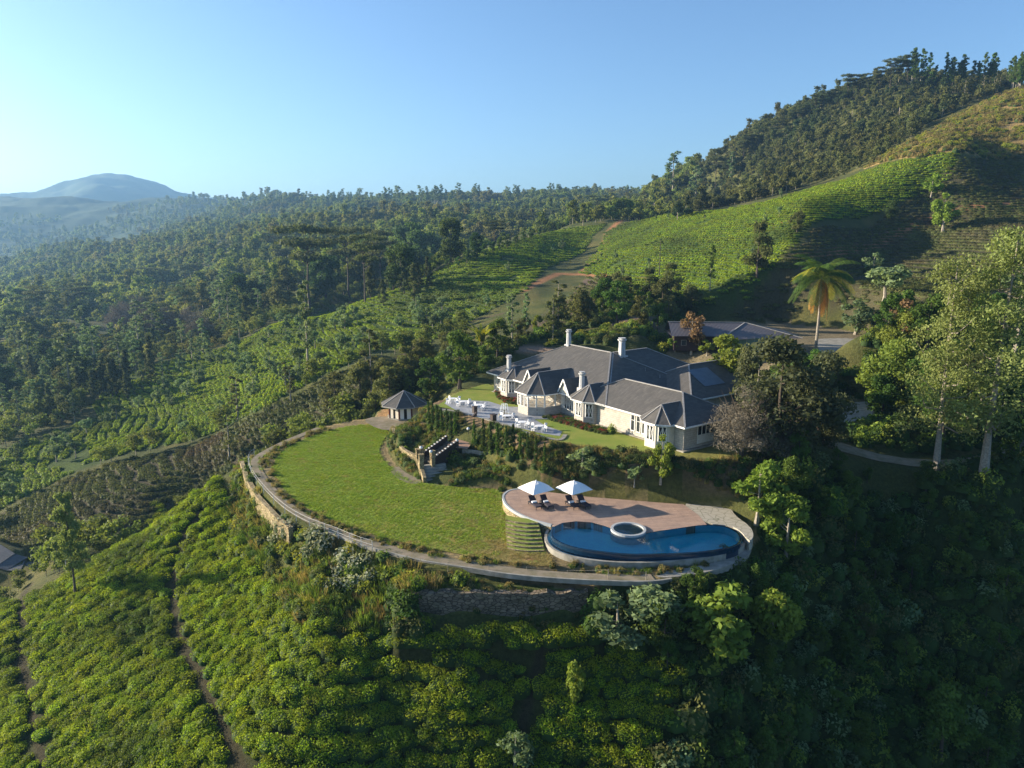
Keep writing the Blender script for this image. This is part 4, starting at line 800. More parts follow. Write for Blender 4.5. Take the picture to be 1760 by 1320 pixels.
sheet('brick_landing', zp([(768,764),(790,752),(815,758),(803,772),(785,770)], 2.5), 2.5 * S + .05, 'deck base')
e, L = stairs('side_steps', atz(978,752,4.4)[:2], hit(934,805)[:2], 4.45 * S, hit(934,805)[2] + .1, 16, 'rubble brown', 'weathered stone steps descending from the right terrace corner past the last cypress', .9)
wallrun('garden_wall', dense([(676,745),(680,765),(692,785),(712,797),(727,800)], .5), -.3, 1.6 * S, .45, 'rubble ochre', 'curved sunlit rubble wall holding the shrub bank above the far right of the lawn')
wallrun('garden_wall', dense([(795,775),(830,780),(865,787),(880,793)], 2.0), .6 * S, 2.25 * S, .3, 'terrace wall stone', 'thin low stone edging below the right cypress row')
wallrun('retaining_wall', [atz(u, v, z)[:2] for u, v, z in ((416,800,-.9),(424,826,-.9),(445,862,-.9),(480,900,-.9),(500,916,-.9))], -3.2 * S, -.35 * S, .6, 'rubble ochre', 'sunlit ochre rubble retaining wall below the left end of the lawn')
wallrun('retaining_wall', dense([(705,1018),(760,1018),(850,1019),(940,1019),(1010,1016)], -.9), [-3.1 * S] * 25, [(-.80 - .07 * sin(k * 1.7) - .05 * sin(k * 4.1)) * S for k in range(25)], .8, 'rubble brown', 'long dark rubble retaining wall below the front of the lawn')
# ------------------------------------------------------------------ gazebo
p = atz(690, 722, .7); gx, gy = p[0] + .2, p[1] + 2.6
gzb = empty('garden_pavilion', (gx, gy, .7 * S), radians(12), 'octagonal garden pavilion with a dark pyramid roof at the far end of the lawn', 'pavilion')
def oct_(r, n_=8, a0=pi / 8): return [(r * cos(2 * pi * k / n_ + a0), r * sin(2 * pi * k / n_ + a0)) for k in range(n_)]
MB().prism(oct_(3.3), -.6, .18).build('floor_slab', 'pale concrete', gzb); RG = oct_(4.35); rb = MB(); rr = MB()
for k in range(8): rb.quad((*RG[k], 2.55), (*RG[(k + 1) % 8], 2.55), (0, 0, 4.9)); rr.bar((*RG[k], 2.58), (0, 0, 4.93), .13, .08)
rb.quad(*[(x, y, 2.5) for x, y in RG[::-1]]); rb.build('roof', 'slate', gzb); rr.build('ridge_cap', 'ridge tile', gzb); ff = MB()
for k in range(8): ff.bar((*RG[k], 2.45), (*RG[(k + 1) % 8], 2.45), .06, .2)
ff.build('fascia', 'ridge tile', gzb); WG = oct_(2.95)
for k in range(8):
    a, b_ = WG[k], WG[(k + 1) % 8]; MB().cyl(*a, .18, 2.5, .12, .12, 6).build('post', 'red wood', gzb)
    pnl = MB(); A1 = Vector((*a, 0)); B1 = Vector((*b_, 0)); d = B1 - A1
    if k in (4, 5): 
        for t0, t1 in ((.08, .38), (.62, .92)): pnl.bar(A1 + d * t0 + Vector((0, 0, 1.3)), A1 + d * t1 + Vector((0, 0, 1.3)), .04, 2.2)
        pnl.build('curtain', 'canvas' if k == 5 else 'cream render', gzb); MB().bar(A1 * .97 + d * .1 + Vector((0, 0, 1.3)), A1 * .97 + d * .9 + Vector((0, 0, 1.3)), .03, 2.2).build('interior_shade_panel', 'painted interior shade', gzb)  # near-black sheet paints the pavilion's inner shade between the curtains
    else: pnl.bar(A1 + d * .05 + Vector((0, 0, 1.3)), A1 + d * .95 + Vector((0, 0, 1.3)), .05, 2.2); pnl.build('panel', 'cream render', gzb)
# ------------------------------------------------------------------ rear outbuilding
m, N, b = newmat('corrugated sheet'); tc = nd(N, 'ShaderNodeTexCoord'); wv = nd(N, 'ShaderNodeTexWave', wave_type='BANDS', bands_direction='X'); wv.inputs['Scale'].default_value = 1.1; wv.inputs['Distortion'].default_value = .1; lk(N, tc.outputs['Object'], wv.inputs['Vector'])
lk(N, mixc(N, wv.outputs['Fac'], (.07, .065, .07), (.10, .09, .10)), b.inputs['Base Color']); b.inputs['Roughness'].default_value = .45; bump(N, b, wv.outputs['Fac'], .6, .08)
pm('maroon wall', (.05, .028, .028), (.035, .02, .02), 1.5, .8); pm('green mesh', (.10, .17, .12), (.07, .12, .09), 1, .4, .5)
ob0 = atz(1245, 604, 7.0); rzb = radians(-4)
out_ = empty('outbuilding', (ob0[0], ob0[1], 7 * S), rzb, 'low maroon outbuilding with a corrugated roof behind the bungalow', 'outbuilding')
X0, X1 = -10.5, 12
MB().box(X0, X1, .4, 8.5, 0, 3.5).build('wall', 'maroon wall', out_)
r = MB(); zt_, ze_ = 5.6, 3.3
r.quad((X0 - .8, -1, ze_), (5, -1, ze_), (5, 4.5, zt_), (X0 - .8, 4.5, zt_)); r.quad((X0 - .8, 4.5, zt_), (5, 4.5, zt_), (X1 + 3, 10, ze_), (X0 - .8, 10, ze_)); r.quad((X0 - .8, -1, ze_ - .08), (X0 - .8, 10, ze_ - .08), (X1, 10, ze_ - .08), (X1, -1, ze_ - .08))
r.quad((5, 4.5, zt_), (X1 + 3.5, -1.2, ze_ - .2), (X1 + 3, 10, ze_)); r.quad((-1.5, -3.2, ze_ - .35), (X1 + 3.5, -1.2, ze_ - .2), (5, 4.5, zt_ + .02)); r.quad((-1.5, -3.2, ze_ - .35), (5, 4.5, zt_ + .02), (-1.2, -1.0, ze_))
rf = r.build('roof', 'corrugated sheet', out_); q = MB(); q.bar((X0 - .8, 4.5, zt_ + .05), (5, 4.5, zt_ + .05), .3, .12); q.bar((5, 4.5, zt_ + .05), (-1.5, -3.2, ze_ - .28), .25, .12); q.bar((5, 4.5, zt_ + .05), (X1 + 3.5, -1.2, ze_ - .12), .25, .12); q.build('ridge_cap', 'ridge tile', out_)
for x in (-9, -5.5, -2.5): window_ = MB().box(x, x + 1.1, .33, .397, 1.1, 2.3).build('window', 'terrace wall stone', out_); MB().box(x + .1, x + 1.0, .28, .329, 1.2, 2.2).build('pane', 'pane', window_)
pf = empty('mesh_fence', (*atz(1282, 607, 7.0)[:2], 7 * S), radians(-12), 'pale green mesh fence on posts in front of the outbuilding', 'fence')
MB().box(-4.6, 4.6, -.02, .02, .9, 3.2).build('mesh_panel', 'green mesh', pf); MB().box(-4.6, 4.6, -.12, .12, -.4, .88).build('base_wall', 'chimney render', pf)
for k in range(7): MB().box(-4.62 + k * 1.53, -4.54 + k * 1.53, -.06, .021, .88, 3.3).build('post', 'ridge tile', pf)
p = hit(932, 612) or atz(932, 612, 4.8); e = empty('water_tank', (*atz(932, 612, 5.0)[:2], 5 * S), radians(10), 'plain grey box-like tank on bare soil behind the left end of the bungalow', 'tank'); MB().box(-1.3, 1.3, -1.1, 1.1, 0, 2.0).build('body', 'blue grey sheet', e, bev=.05); MB().box(-1.36, 1.36, -1.16, 1.16, 2.0, 2.1).build('lid', 'blue grey sheet', e)
# ------------------------------------------------------------------ rails along the path, black bin bags heap, plant pot
def fence(pts, name, label, hgt, mat, every=2, rails=(1.0,), rr_=.03, cat='railing'):
    e = empty(name, pts[0], 0, label, cat); org = Vector(pts[0])
    for i in range(0, len(pts), every): p = Vector(pts[i]) - org; MB().cyl(p.x, p.y, p.z - .3, p.z + hgt, .035, .03, 5).build('post', mat, e)
    for k in rails: MB().tube([tuple(Vector(p) - org + Vector((0, 0, hgt * k))) for p in pts], rr_, 5).build('rail', mat, e)
    return e
fo = offset(EP, .5, False) if EPo != offset(EP, -.15, False) else offset(EP, -.5, False)
fence([(x, y, .0) for x, y in fo[int(len(fo) * .14):int(len(fo) * .52)]], 'path_railing', 'thin white railing on slim posts along the left outer edge of the lawn path', 1.0, 'white paint', 3, (1.0, .5), .012)
pts = [p for p in hits([(640,958),(700,972),(770,984),(840,990),(905,994),(975,998),(1045,1000),(1110,1001)], rmin=35)]
fence(pts, 'wire_fence', 'wire fence on leaning wooden posts along the bank below the front kerb', 1.1, 'bark pale', 1, (.95, .55), .012, 'fence')
m, N, b = newmat('black plastic'); b.inputs['Base Color'].default_value = (.012, .014, .022, 1); b.inputs['Roughness'].default_value = .28
for i, (u, v, s_, lb) in enumerate(((486,757,.6,'largest black plastic bag in the heap beside the lawn path'), (478,760,.55,'middle black plastic bag in the heap beside the lawn path'), (471,763,.45,'leftmost small black plastic bag of the heap beside the path'), (490,752,.4,'uppermost black plastic bag of the heap beside the path'))):
    bmx = bmesh.new(); bmesh.ops.create_icosphere(bmx, subdivisions=3, radius=s_)
    for q in bmx.verts: k = 1 + .22 * sin(q.co.x * 9 + i) * cos(q.co.y * 8) + .12 * sin(q.co.z * 14 + q.co.x * 11); q.co *= k; q.co.z *= .75
    mm = bpy.data.meshes.new('refuse_bag'); bmx.to_mesh(mm); mm.materials.append(MATS['black plastic']); p = hit(u, v); o = obj('refuse_bag', mm, None, (p[0], p[1], p[2] + s_ * .45)); tag(o, lb, 'bag', 'black bags beside the lawn path')
# ------------------------------------------------------------------ vegetation prototypes
def leaves(cent, rad, nper, size, seed, flat=.0, shell=.35, upb=.3, asp=.62, tint_by='rand'):
    g = np.random.default_rng(seed); V = []; T = []
    cent = np.asarray(cent, float); rad = np.asarray(rad, float)
    if rad.ndim == 1: rad = np.stack([rad, rad, rad * (.75 - flat)], -1)
    nper = np.broadcast_to(nper, (len(cent),)).astype(int); ci = np.repeat(np.arange(len(cent)), nper); n_ = len(ci)
    d = g.normal(size=(n_, 3)); d /= np.linalg.norm(d, axis=1)[:, None]; r = g.random(n_) ** shell; p = cent[ci] + d * r[:, None] * rad[ci]
    nr = d * .5 + g.normal(size=(n_, 3)) * .55 + np.array((0, 0, upb)); nr /= np.linalg.norm(nr, axis=1)[:, None]
    t = np.cross(nr, g.normal(size=(n_, 3))); t /= np.linalg.norm(t, axis=1)[:, None]; b_ = np.cross(nr, t)
    s_ = (size * (.6 + .8 * g.random(n_)))[:, None]; a = t * s_; c = b_ * s_ * asp
    V = np.stack([p - a, p - c * .9 + a * .1, p + a, p + c * .9 + a * .1], 1).reshape(-1, 3); F = np.arange(n_ * 4).reshape(-1, 4)
    blobt = g.random(len(cent)); T = np.clip(.55 * blobt[ci] + .45 * g.random(n_), 0, 1)
    return V, F, T
def crown_mesh(name, parts, mats, extra=None):
    Vs, Fs, Ts, Ms = [], [], [], []; o = 0
    for (V, F, T), mi in parts: Vs.append(V); Fs.append(F + o); Ts.append(T); Ms.append(np.full(len(F), mi)); o += len(V)
    return mesh_np(name, np.concatenate(Vs), np.concatenate(Fs), mats, np.concatenate(Ts), np.concatenate(Ms))
def limbs(g, h, blobs, r0, lean=.03, start=.35, n_=5, brr=.35):
    mb = MB(); pts = []; x = y = 0
    for k in range(6): t = k / 5; pts.append((x, y, h * t)); x += g.uniform(-1, 1) * lean * h / 3; y += g.uniform(-1, 1) * lean * h / 3
    mb.tube(pts, [r0 * (1 - .85 * k / 5) * (1.35 if k == 0 else 1) for k in range(6)], n_ + 1)
    def axis(z): t = min(max(z / h, 0), 1) * 5; i = min(int(t), 4); f = t - i; return tuple(pts[i][c] * (1 - f) + pts[i + 1][c] * f for c in range(3))
    for (bx, by, bz) in blobs:
        zs = max(h * start * .7, min(bz - hypot(bx, by) * .55, h * .92)); a = axis(zs); m = ((a[0] + bx) / 2 + g.uniform(-.1, .1) * h * .3, (a[1] + by) / 2, (a[2] + bz) / 2 - .03 * h); rr = r0 * brr * (1 - .6 * zs / h)
        mb.tube([a, m, (bx, by, bz)], [rr, rr * .7, rr * .25], n_)
    return mb
PROTO = {}
def proto(kind, trunk_me, crown_me, h): PROTO.setdefault(kind, []).append((trunk_me, crown_me, h))
def P_round(kind, leaf, h=8, R=3.2, nb=16, nl=150, ls=.26, bark='bark dark', lo=.32, seed=0, var=2, flat=0, squash=1., br=.34, shell=.45):
    for v in range(var):
        g = random.Random(seed + v * 31); bl = []; rd = []
        for k in range(nb):
            a = g.uniform(0, 2 * pi); t = g.random(); zt_ = lo + (1 - lo) * t; prof = sin(pi * min(.97, .12 + t * .80)) ** .7; rr_ = R * prof * sqrt(g.uniform(.12, 1)) * .78
            bl.append((cos(a) * rr_, sin(a) * rr_, h * (zt_ * squash + (1 - squash) * .7) - .5)); rd.append(R * g.uniform(.75, 1.25) * br)
        me = crown_mesh(kind + '_crown', [(leaves(bl, rd, [int(nl * (r_ / (R * br)) ** 2) for r_ in rd], ls, seed + v, shell=shell, flat=flat), 0)], [leaf])
        proto(kind, limbs(g, h * .85, bl[::2], h * .022 + .05).mesh(kind + '_trunk', bark), me, h)
def P_tall(kind, leaf, h=16, R=2.8, nb=22, nl=70, ls=.3, bark='bark pale', lo=.3, seed=0, var=3, taper=.5):
    for v in range(var):
        g = random.Random(seed + v * 17); bl = []; rd = []
        for k in range(nb):
            t = (k + g.random()) / nb; z = h * (lo + (1 - lo) * t); a = g.uniform(0, 2 * pi); rr_ = R * (1 - taper * t) * g.uniform(.15, .95) * (1 if t > .1 else .6)
            bl.append((cos(a) * rr_, sin(a) * rr_, z)); rd.append(R * g.uniform(.28, .5) * (1 - .3 * t))
        me = crown_mesh(kind + '_crown', [(leaves(bl, rd, nl, ls, seed + v, shell=.5, flat=.15), 0)], [leaf]); proto(kind, limbs(g, h * .97, bl[::2], h * .013 + .04, .02).mesh(kind + '_trunk', bark), me, h)
def P_umbrella(kind, leaf, h=20, seed=0, var=3, nl=150, ls=.36):
    for v in range(var):
        g = random.Random(seed + v * 13); bl = []; rd = []
        for k in range(26):
            a = g.uniform(0, 2 * pi); lay = g.choice((0, 0, 1, 1, 2)); r_ = h * (.42 - .10 * lay) * sqrt(g.random()) if lay < 2 else h * .3 * g.random(); z = h * (.97 - .0 * lay) - h * (.0, .14, .30)[lay] - r_ * .10 + g.uniform(-.3, .3)
            bl.append((cos(a) * r_, sin(a) * r_, z)); q = h * g.uniform(.09, .14); rd.append((q * 1.25, q * 1.25, q * .34))
        me = crown_mesh(kind + '_crown', [(leaves(bl, rd, nl, ls, seed + v, shell=.5), 0)], [leaf]); proto(kind, limbs(g, h * .8, bl, h * .02, .03, .3, 5, .5).mesh(kind + '_trunk', 'bark dark'), me, h)
def P_bare(kind, mat_, h=9, R=4, n1=26, n2=9, seed=0, var=1, bark='bark pale'):
    for v in range(var):
        g = random.Random(seed + v); t = MB(); tips = []; t.tube([(0, 0, 0), (.1, .05, h * .18), (0, .1, h * .3)], [h * .035, h * .028, h * .02], 6); tw = MB()
        for k in range(n1):
            a = g.uniform(0, 2 * pi); el = g.uniform(.15, 1.45); L = h * .72 * g.uniform(.6, 1) * (R / h * 1.2 * cos(el) + sin(el)); s0 = (0, .05, h * g.uniform(.1, .28)); e = (s0[0] + cos(a) * cos(el) * L, s0[1] + sin(a) * cos(el) * L, s0[2] + sin(el) * L); mdl = (s0[0] + (e[0] - s0[0]) * .5, s0[1] + (e[1] - s0[1]) * .5, s0[2] + (e[2] - s0[2]) * .58)
            t.tube([s0, mdl, e], [.07, .045, .015], 4, cap=False)
            for q in range(n2):
                f = g.uniform(.3, 1); b0 = [s0[c] + (e[c] - s0[c]) * f + (0, 0, .08 * L * (1 - f))[c] for c in range(3)]; d = Vector((g.gauss(0, 1), g.gauss(0, 1), g.gauss(.35, .8))).normalized() * g.uniform(.5, 1.3); e2 = Vector(b0) + d; tw.tube([b0, e2], [.02, .006], 3, cap=False)
                for z_ in range(3): f2 = g.uniform(.2, .9); b1 = Vector(b0) + d * f2; tw.tube([b1, b1 + Vector((g.gauss(0, .3), g.gauss(0, .3), g.gauss(.15, .3)))], [.012, .005], 3, cap=False)
        proto(kind, t.mesh(kind + '_trunk', bark), tw.mesh(kind + '_twigs', mat_), h)
P_round('leafy_tree', 'leaf mid', 8, 3.0, 18, 190, .2, 'bark dark', .3, 11, 3)
P_round('dense_tree', 'leaf deep', 10, 4.2, 26, 210, .27, 'bark dark', .22, 23, 2)
P_round('bright_tree', 'leaf bright', 6.5, 2.4, 18, 150, .2, 'bark pale', .3, 37, 3, br=.32)
P_round('small_tree', 'leaf pale', 4.6, 1.75, 11, 90, .19, 'bark pale', .3, 51, 3, br=.38)
P_round('broadleaf_tree', 'leaf bright', 6.5, 3.4, 20, 110, .30, 'bark pale', .35, 61, 2, br=.33)
P_round('full_tree', 'leaf full', 8, 3.6, 30, 210, .19, 'bark dark', .10, 91, 2)
P_round('ivy_tree', 'leaf ivy', 10, 4.4, 40, 240, .20, 'bark dark', .08, 95, 2)
P_round('rust_tree', 'leaf rust', 6, 2.4, 14, 130, .18, 'bark pale', .4, 71, 1)
P_round('olive_tree', 'leaf olive', 9, 3.2, 20, 130, .24, 'bark dark', .25, 83, 2)
P_tall('slender_tree', 'leaf mid', 15, 2.6, 24, 75, .26, seed=101)
P_tall('eucalyptus', 'leaf pale', 17, 2.8, 22, 70, .28, seed=131)
P_tall('wispy_tree', 'leaf olive', 12, 1.9, 18, 110, .17, seed=151, var=2, lo=.2, taper=.3)
P_tall('conical_tree', 'leaf dusky', 14, 2.9, 30, 90, .3, bark='bark dark', seed=171, lo=.15, taper=.85)
P_umbrella('umbrella_tree', 'leaf dusky', 20, 211)
P_bare('bare_tree', 'twig', 9, 4.0, 34, 18, 301, bark='bark dark')
def _fluff():
    tm, cm, h = PROTO['bare_tree'][0]; g = np.random.default_rng(77); n_ = 190; d = g.normal(size=(n_, 3)); d[:, 2] = np.abs(d[:, 2]) * .9; d /= np.linalg.norm(d, axis=1)[:, None]; c = d * (g.random(n_) ** .5)[:, None] * np.array((3.6, 3.6, 6.2)) + np.array((0, 0, 1.8))
    PROTO['bare_tree'][0] = (crown_mesh('bare_tree_twigs', [(leaves(c, np.full(n_, 1.0), 120, .15, 78, asp=.16, shell=.6), 0)], ['twig']), None, h); return tm, cm
_tm, _cm = _fluff(); _v = MB()
PROTO['bare_tree'][0] = (_tm, PROTO['bare_tree'][0][0], 9)
P_tall('big_gum', 'leaf gum', 21, 5.0, 70, 150, .145, 'bark pale', .22, 401, 2, .5)
PROTO['big_gum'] = PROTO['big_gum']
# compact single-mesh trees for the far woods
def P_far(name, leaf, h, R, nb, nl, ls, seed, var=3, tall=False, trunk=True):
    out_ = []
    for v in range(var):
        g = random.Random(seed + v); bl = []; rd = []
        for k in range(nb):
            t = g.random(); a = g.uniform(0, 2 * pi)
            if tall: z = h * (.3 + .68 * t); r_ = R * (1 - .55 * t) * g.uniform(.1, .8)
            else: z = h * (.4 + .5 * t); r_ = R * sin(pi * min(.95, .2 + t * .7)) * g.uniform(.2, .8)
            bl.append((cos(a) * r_, sin(a) * r_, z)); rd.append(R * g.uniform(.35, .55))
        parts = [(leaves(bl, rd, nl, ls, seed + v, shell=.5), 0)]
        tm = MB(); tm.tube([(0, 0, -1), (.1, 0, h * .5), (0, 0, h * .9)], [h * .016, h * .012, .03], 4, cap=False)
        V = np.array(tm.v); F = np.array(tm.f); parts.append(((V, F, np.full(len(F), .5)), 1))
        out_.append(crown_mesh(name, parts, [leaf, 'bark pale']))
    return out_
FAR_A = P_far('tree', 'far leaf', 14, 4.2, 13, 34, .7, 501, 4, True); FAR_B = P_far('tree', 'far leaf', 10, 5.4, 14, 36, .72, 521, 4)
HILL_A = P_far('tree', 'far leaf hill', 13, 4.0, 14, 34, .6, 541, 2, True); HILL_B = P_far('tree', 'far leaf hill', 8.5, 4.6, 14, 36, .6, 561, 4)
# bushes
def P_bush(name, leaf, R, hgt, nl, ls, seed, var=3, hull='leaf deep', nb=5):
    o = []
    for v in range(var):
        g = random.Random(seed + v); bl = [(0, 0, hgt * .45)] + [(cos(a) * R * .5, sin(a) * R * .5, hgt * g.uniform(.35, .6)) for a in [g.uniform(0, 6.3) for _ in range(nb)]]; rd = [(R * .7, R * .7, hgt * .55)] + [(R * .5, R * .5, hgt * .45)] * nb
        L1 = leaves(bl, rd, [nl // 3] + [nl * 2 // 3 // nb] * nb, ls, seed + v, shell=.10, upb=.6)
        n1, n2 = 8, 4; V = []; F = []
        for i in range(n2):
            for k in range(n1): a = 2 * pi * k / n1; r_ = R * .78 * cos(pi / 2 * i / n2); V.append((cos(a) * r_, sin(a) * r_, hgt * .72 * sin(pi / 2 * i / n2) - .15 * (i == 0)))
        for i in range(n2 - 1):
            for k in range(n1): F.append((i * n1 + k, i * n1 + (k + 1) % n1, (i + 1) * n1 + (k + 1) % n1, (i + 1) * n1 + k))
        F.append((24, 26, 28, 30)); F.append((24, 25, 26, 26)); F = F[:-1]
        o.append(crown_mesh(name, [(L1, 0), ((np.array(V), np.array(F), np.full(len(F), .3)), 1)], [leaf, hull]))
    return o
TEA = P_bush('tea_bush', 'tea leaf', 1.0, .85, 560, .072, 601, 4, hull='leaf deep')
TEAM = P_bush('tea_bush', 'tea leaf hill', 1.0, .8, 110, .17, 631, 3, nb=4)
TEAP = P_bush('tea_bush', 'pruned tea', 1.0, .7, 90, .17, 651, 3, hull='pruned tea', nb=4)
SHR = {k: P_bush('shrub', m_, 1.0, 1.1, 260, .12, 671 + i * 7, 2, hull='leaf deep') for i, (k, m_) in enumerate((('deep', 'leaf deep'), ('mid', 'leaf mid'), ('bright', 'leaf bright'), ('pale', 'leaf pale'), ('white', 'leaf white'), ('olive', 'leaf olive'), ('dry', 'dry grass leaf'), ('yellow', 'leaf yellow'), ('red', 'leaf red'), ('dusky', 'leaf dusky')))}
def grass_tuft(name, mat_, h, n_, seed, R=.45):
    g = np.random.default_rng(seed); a = g.random(n_) * 2 * pi; r = R * np.sqrt(g.random(n_)); L = h * (.5 + .7 * g.random(n_)); l2 = g.random(n_) * .9
    b0 = np.stack([r * np.cos(a), r * np.sin(a), 0 * a], -1); d = np.stack([np.cos(a) * l2 * L, np.sin(a) * l2 * L, L], -1); w_ = np.stack([-np.sin(a), np.cos(a), 0 * a], -1) * .035
    V = np.stack([b0 - w_, b0 + w_, b0 + d + w_ * .3, b0 + d - w_ * .3], 1).reshape(-1, 3); return mesh_np(name, V, np.arange(n_ * 4).reshape(-1, 4), [mat_], g.random(n_))
TUFT = {'dry': [grass_tuft('grass', 'dry grass leaf', .8, 60, 5), grass_tuft('grass', 'dry grass leaf', .6, 70, 6)], 'green': [grass_tuft('grass', 'leaf bright', .8, 60, 7), grass_tuft('grass', 'leaf mid', .9, 60, 8)]}
# ------------------------------------------------------------------ scattering
def sect(u0, u1, r0, r1): # annular sector by azimuth (design) as a polygon
    a0 = atan2((u0 - 880) / FPX, 1); a1 = atan2((u1 - 880) / FPX, 1); return [(r * sin(a), r * cos(a)) for r, A in ((r0, np.linspace(a0, a1, 9)), (r1, np.linspace(a1, a0, 9))) for a in A]
def stuff(name, pts, rot, scl, meshes, label, cat):
    pts = np.asarray(pts, 'f'); n_ = len(pts)
    if not n_: return
    me = bpy.data.meshes.new(name); me.vertices.add(n_); me.vertices.foreach_set('co', pts.ravel())
    a = me.attributes.new('rot', 'FLOAT_VECTOR', 'POINT'); a.data.foreach_set('vector', np.asarray(rot, 'f').ravel())
    a = me.attributes.new('scl', 'FLOAT_VECTOR', 'POINT'); a.data.foreach_set('vector', np.asarray(scl, 'f').ravel())
    a = me.attributes.new('pick', 'INT', 'POINT'); a.data.foreach_set('value', npr.integers(0, len(meshes), n_).astype('i'))
    o = bpy.data.objects.new(name, me); C.objects.link(o); tag(o, label, cat, None, 'stuff')
    col = bpy.data.collections.new(name + '_kit')
    for i, m_ in enumerate(meshes): q = bpy.data.objects.new('kit_%02d' % i, m_); col.objects.link(q)
    ng = bpy.data.node_groups.new(name, 'GeometryNodeTree'); ng.interface.new_socket('Geometry', in_out='INPUT', socket_type='NodeSocketGeometry'); ng.interface.new_socket('Geometry', in_out='OUTPUT', socket_type='NodeSocketGeometry')
    gi = ng.nodes.new('NodeGroupInput'); go = ng.nodes.new('NodeGroupOutput'); ip = ng.nodes.new('GeometryNodeInstanceOnPoints'); ci = ng.nodes.new('GeometryNodeCollectionInfo'); ci.inputs[0].default_value = col; ci.inputs['Separate Children'].default_value = True; ci.inputs['Reset Children'].default_value = True
    def na(nm, ty): x = ng.nodes.new('GeometryNodeInputNamedAttribute'); x.data_type = ty; x.inputs[0].default_value = nm; return x.outputs[0]
    L = ng.links.new; L(gi.outputs[0], ip.inputs['Points']); L(ci.outputs[0], ip.inputs['Instance']); ip.inputs['Pick Instance'].default_value = True; L(na('pick', 'INT'), ip.inputs['Instance Index'])
    er = ng.nodes.new('FunctionNodeEulerToRotation'); L(na('rot', 'FLOAT_VECTOR'), er.inputs[0]); L(er.outputs[0], ip.inputs['Rotation']); L(na('scl', 'FLOAT_VECTOR'), ip.inputs['Scale']); L(ip.outputs[0], go.inputs[0])
    o.modifiers.new('scatter', 'NODES').node_group = ng; return o
def grad(x, y, e=1.5): return (gz(x + e, y) - gz(x - e, y)) / (2 * e), (gz(x, y + e) - gz(x, y - e)) / (2 * e)
def fill(P, sp, jit=.45):
    xs = [p[0] for p in P]; ys = [p[1] for p in P]; gx_, gy_ = np.meshgrid(np.arange(min(xs), max(xs), sp), np.arange(min(ys), max(ys), sp * .87)); gx_ = gx_ + (np.arange(gx_.shape[0]) % 2)[:, None] * sp / 2
    x = gx_.ravel() + npr.uniform(-jit, jit, gx_.size) * sp; y = gy_.ravel() + npr.uniform(-jit, jit, gx_.size) * sp; m_ = inpoly(x, y, P); return x[m_], y[m_]
def project_np(x, y, z): z = z - H; f = y * CP_ - z * SP_; up = y * SP_ + z * CP_; return 880 + FPX * x / np.maximum(f, .1), 660 - FPX * up / np.maximum(f, .1)
def framed(x, y, m_=120):
    z = gz(x, y); u, v = project_np(x, y, z); k = (u > -m_) & (u < 1760 + m_) & (v < 1320 + m_ * 1.5); return k
BAN = [smooth_poly(BASE), TERR, GAZ]
def banned(x, y, P_, mg=.4):
    b_ = np.zeros(x.shape, bool)
    for P in P_: b_ |= inpoly(x, y, P); b_ |= pdist(x, y, P) < mg
    return b_
def lane_d(x, y):
    d = np.full(x.shape, 99.)
    for L in LANES: d = np.minimum(d, pdist(x, y, [p[:2] for p in L], False))
    return d
def contour_snap(x, y, dz, k, smin=.12):
    for _ in range(2):
        gx_, gy_ = grad(x, y, 3); g2 = gx_ ** 2 + gy_ ** 2; z = gz(x, y); z = z + .55 * dz * 2 * fbm(x / 16, y / 16, 3); t = np.round(z / dz) * dz; st = (t - z) / np.maximum(g2, smin ** 2) * k; x = x + gx_ * st; y = y + gy_ * st
    gx_, gy_ = grad(x, y, 3); return x, y, np.arctan2(gy_, gx_) + pi / 2, np.hypot(gx_, gy_)
# near tea
x, y = fill(NEAR_TEA, .98); k = framed(x, y) & ~banned(x, y, BAN, 1.2) & ~inpoly(x, y, WILD); x, y = x[k], y[k]
x0_, y0_ = x, y; x, y, ang, sl_ = contour_snap(x, y, 1.15, .22, .35)
ca0, ca1 = atr(405,806,74)[:2], atr(0,1045,67)[:2]; dxc, dyc = ca0[0] - ca1[0], ca0[1] - ca1[1]; Lc_ = hypot(dxc, dyc); nx_, ny_ = -dyc / Lc_, dxc / Lc_; west = project_np(x0_, y0_, gz(x0_, y0_))[0] < 470 + 60 * npr.normal(size=len(x0_)); sv = x0_ * nx_ + y0_ * ny_ + fbm(x0_ / 7, y0_ / 7, 2) * 2.2; sh = (np.round(sv / 1.7) * 1.7 - sv) * .42
x = np.where(west, x0_ + nx_ * sh, x); y = np.where(west, y0_ + ny_ * sh, y); ang = np.where(west, atan2(dyc, dxc), ang)
k = (lane_d(x, y) > .8) & (fbm(x / 2.6, y / 2.6, 3) > -.30); x, y, ang = x[k], y[k], ang[k]
z = gz(x, y); n_ = len(x); s_ = npr.uniform(.72, 1.28, n_); pts = np.stack([x, y, z - .05], -1); sc3 = np.stack([s_ * 1.12, s_ * .92, s_ * npr.uniform(.8, 1.3, n_)], -1); rz_ = ang + npr.normal(0, .5, n_)
dist = np.hypot(np.hypot(x, y), z - H); uu, vv = project_np(x, y, z); vis = (uu > 0) & (uu < 1760) & (vv < 1310); order = np.argsort(np.where(vis, dist, 1e9))
ind = order[:290]; rest = np.setdiff1d(np.arange(n_), ind); print('near tea', n_)
for q, i in enumerate(ind):
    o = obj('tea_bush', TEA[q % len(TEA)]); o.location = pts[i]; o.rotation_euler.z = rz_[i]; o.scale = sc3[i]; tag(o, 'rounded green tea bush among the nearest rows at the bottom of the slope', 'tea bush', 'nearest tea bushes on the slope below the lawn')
stuff('tea_field', pts[rest], np.stack([rest * 0, rest * 0, rz_[rest]], -1), sc3[rest], TEA, 'tea bushes covering the near slope below the lawn', 'tea bushes')
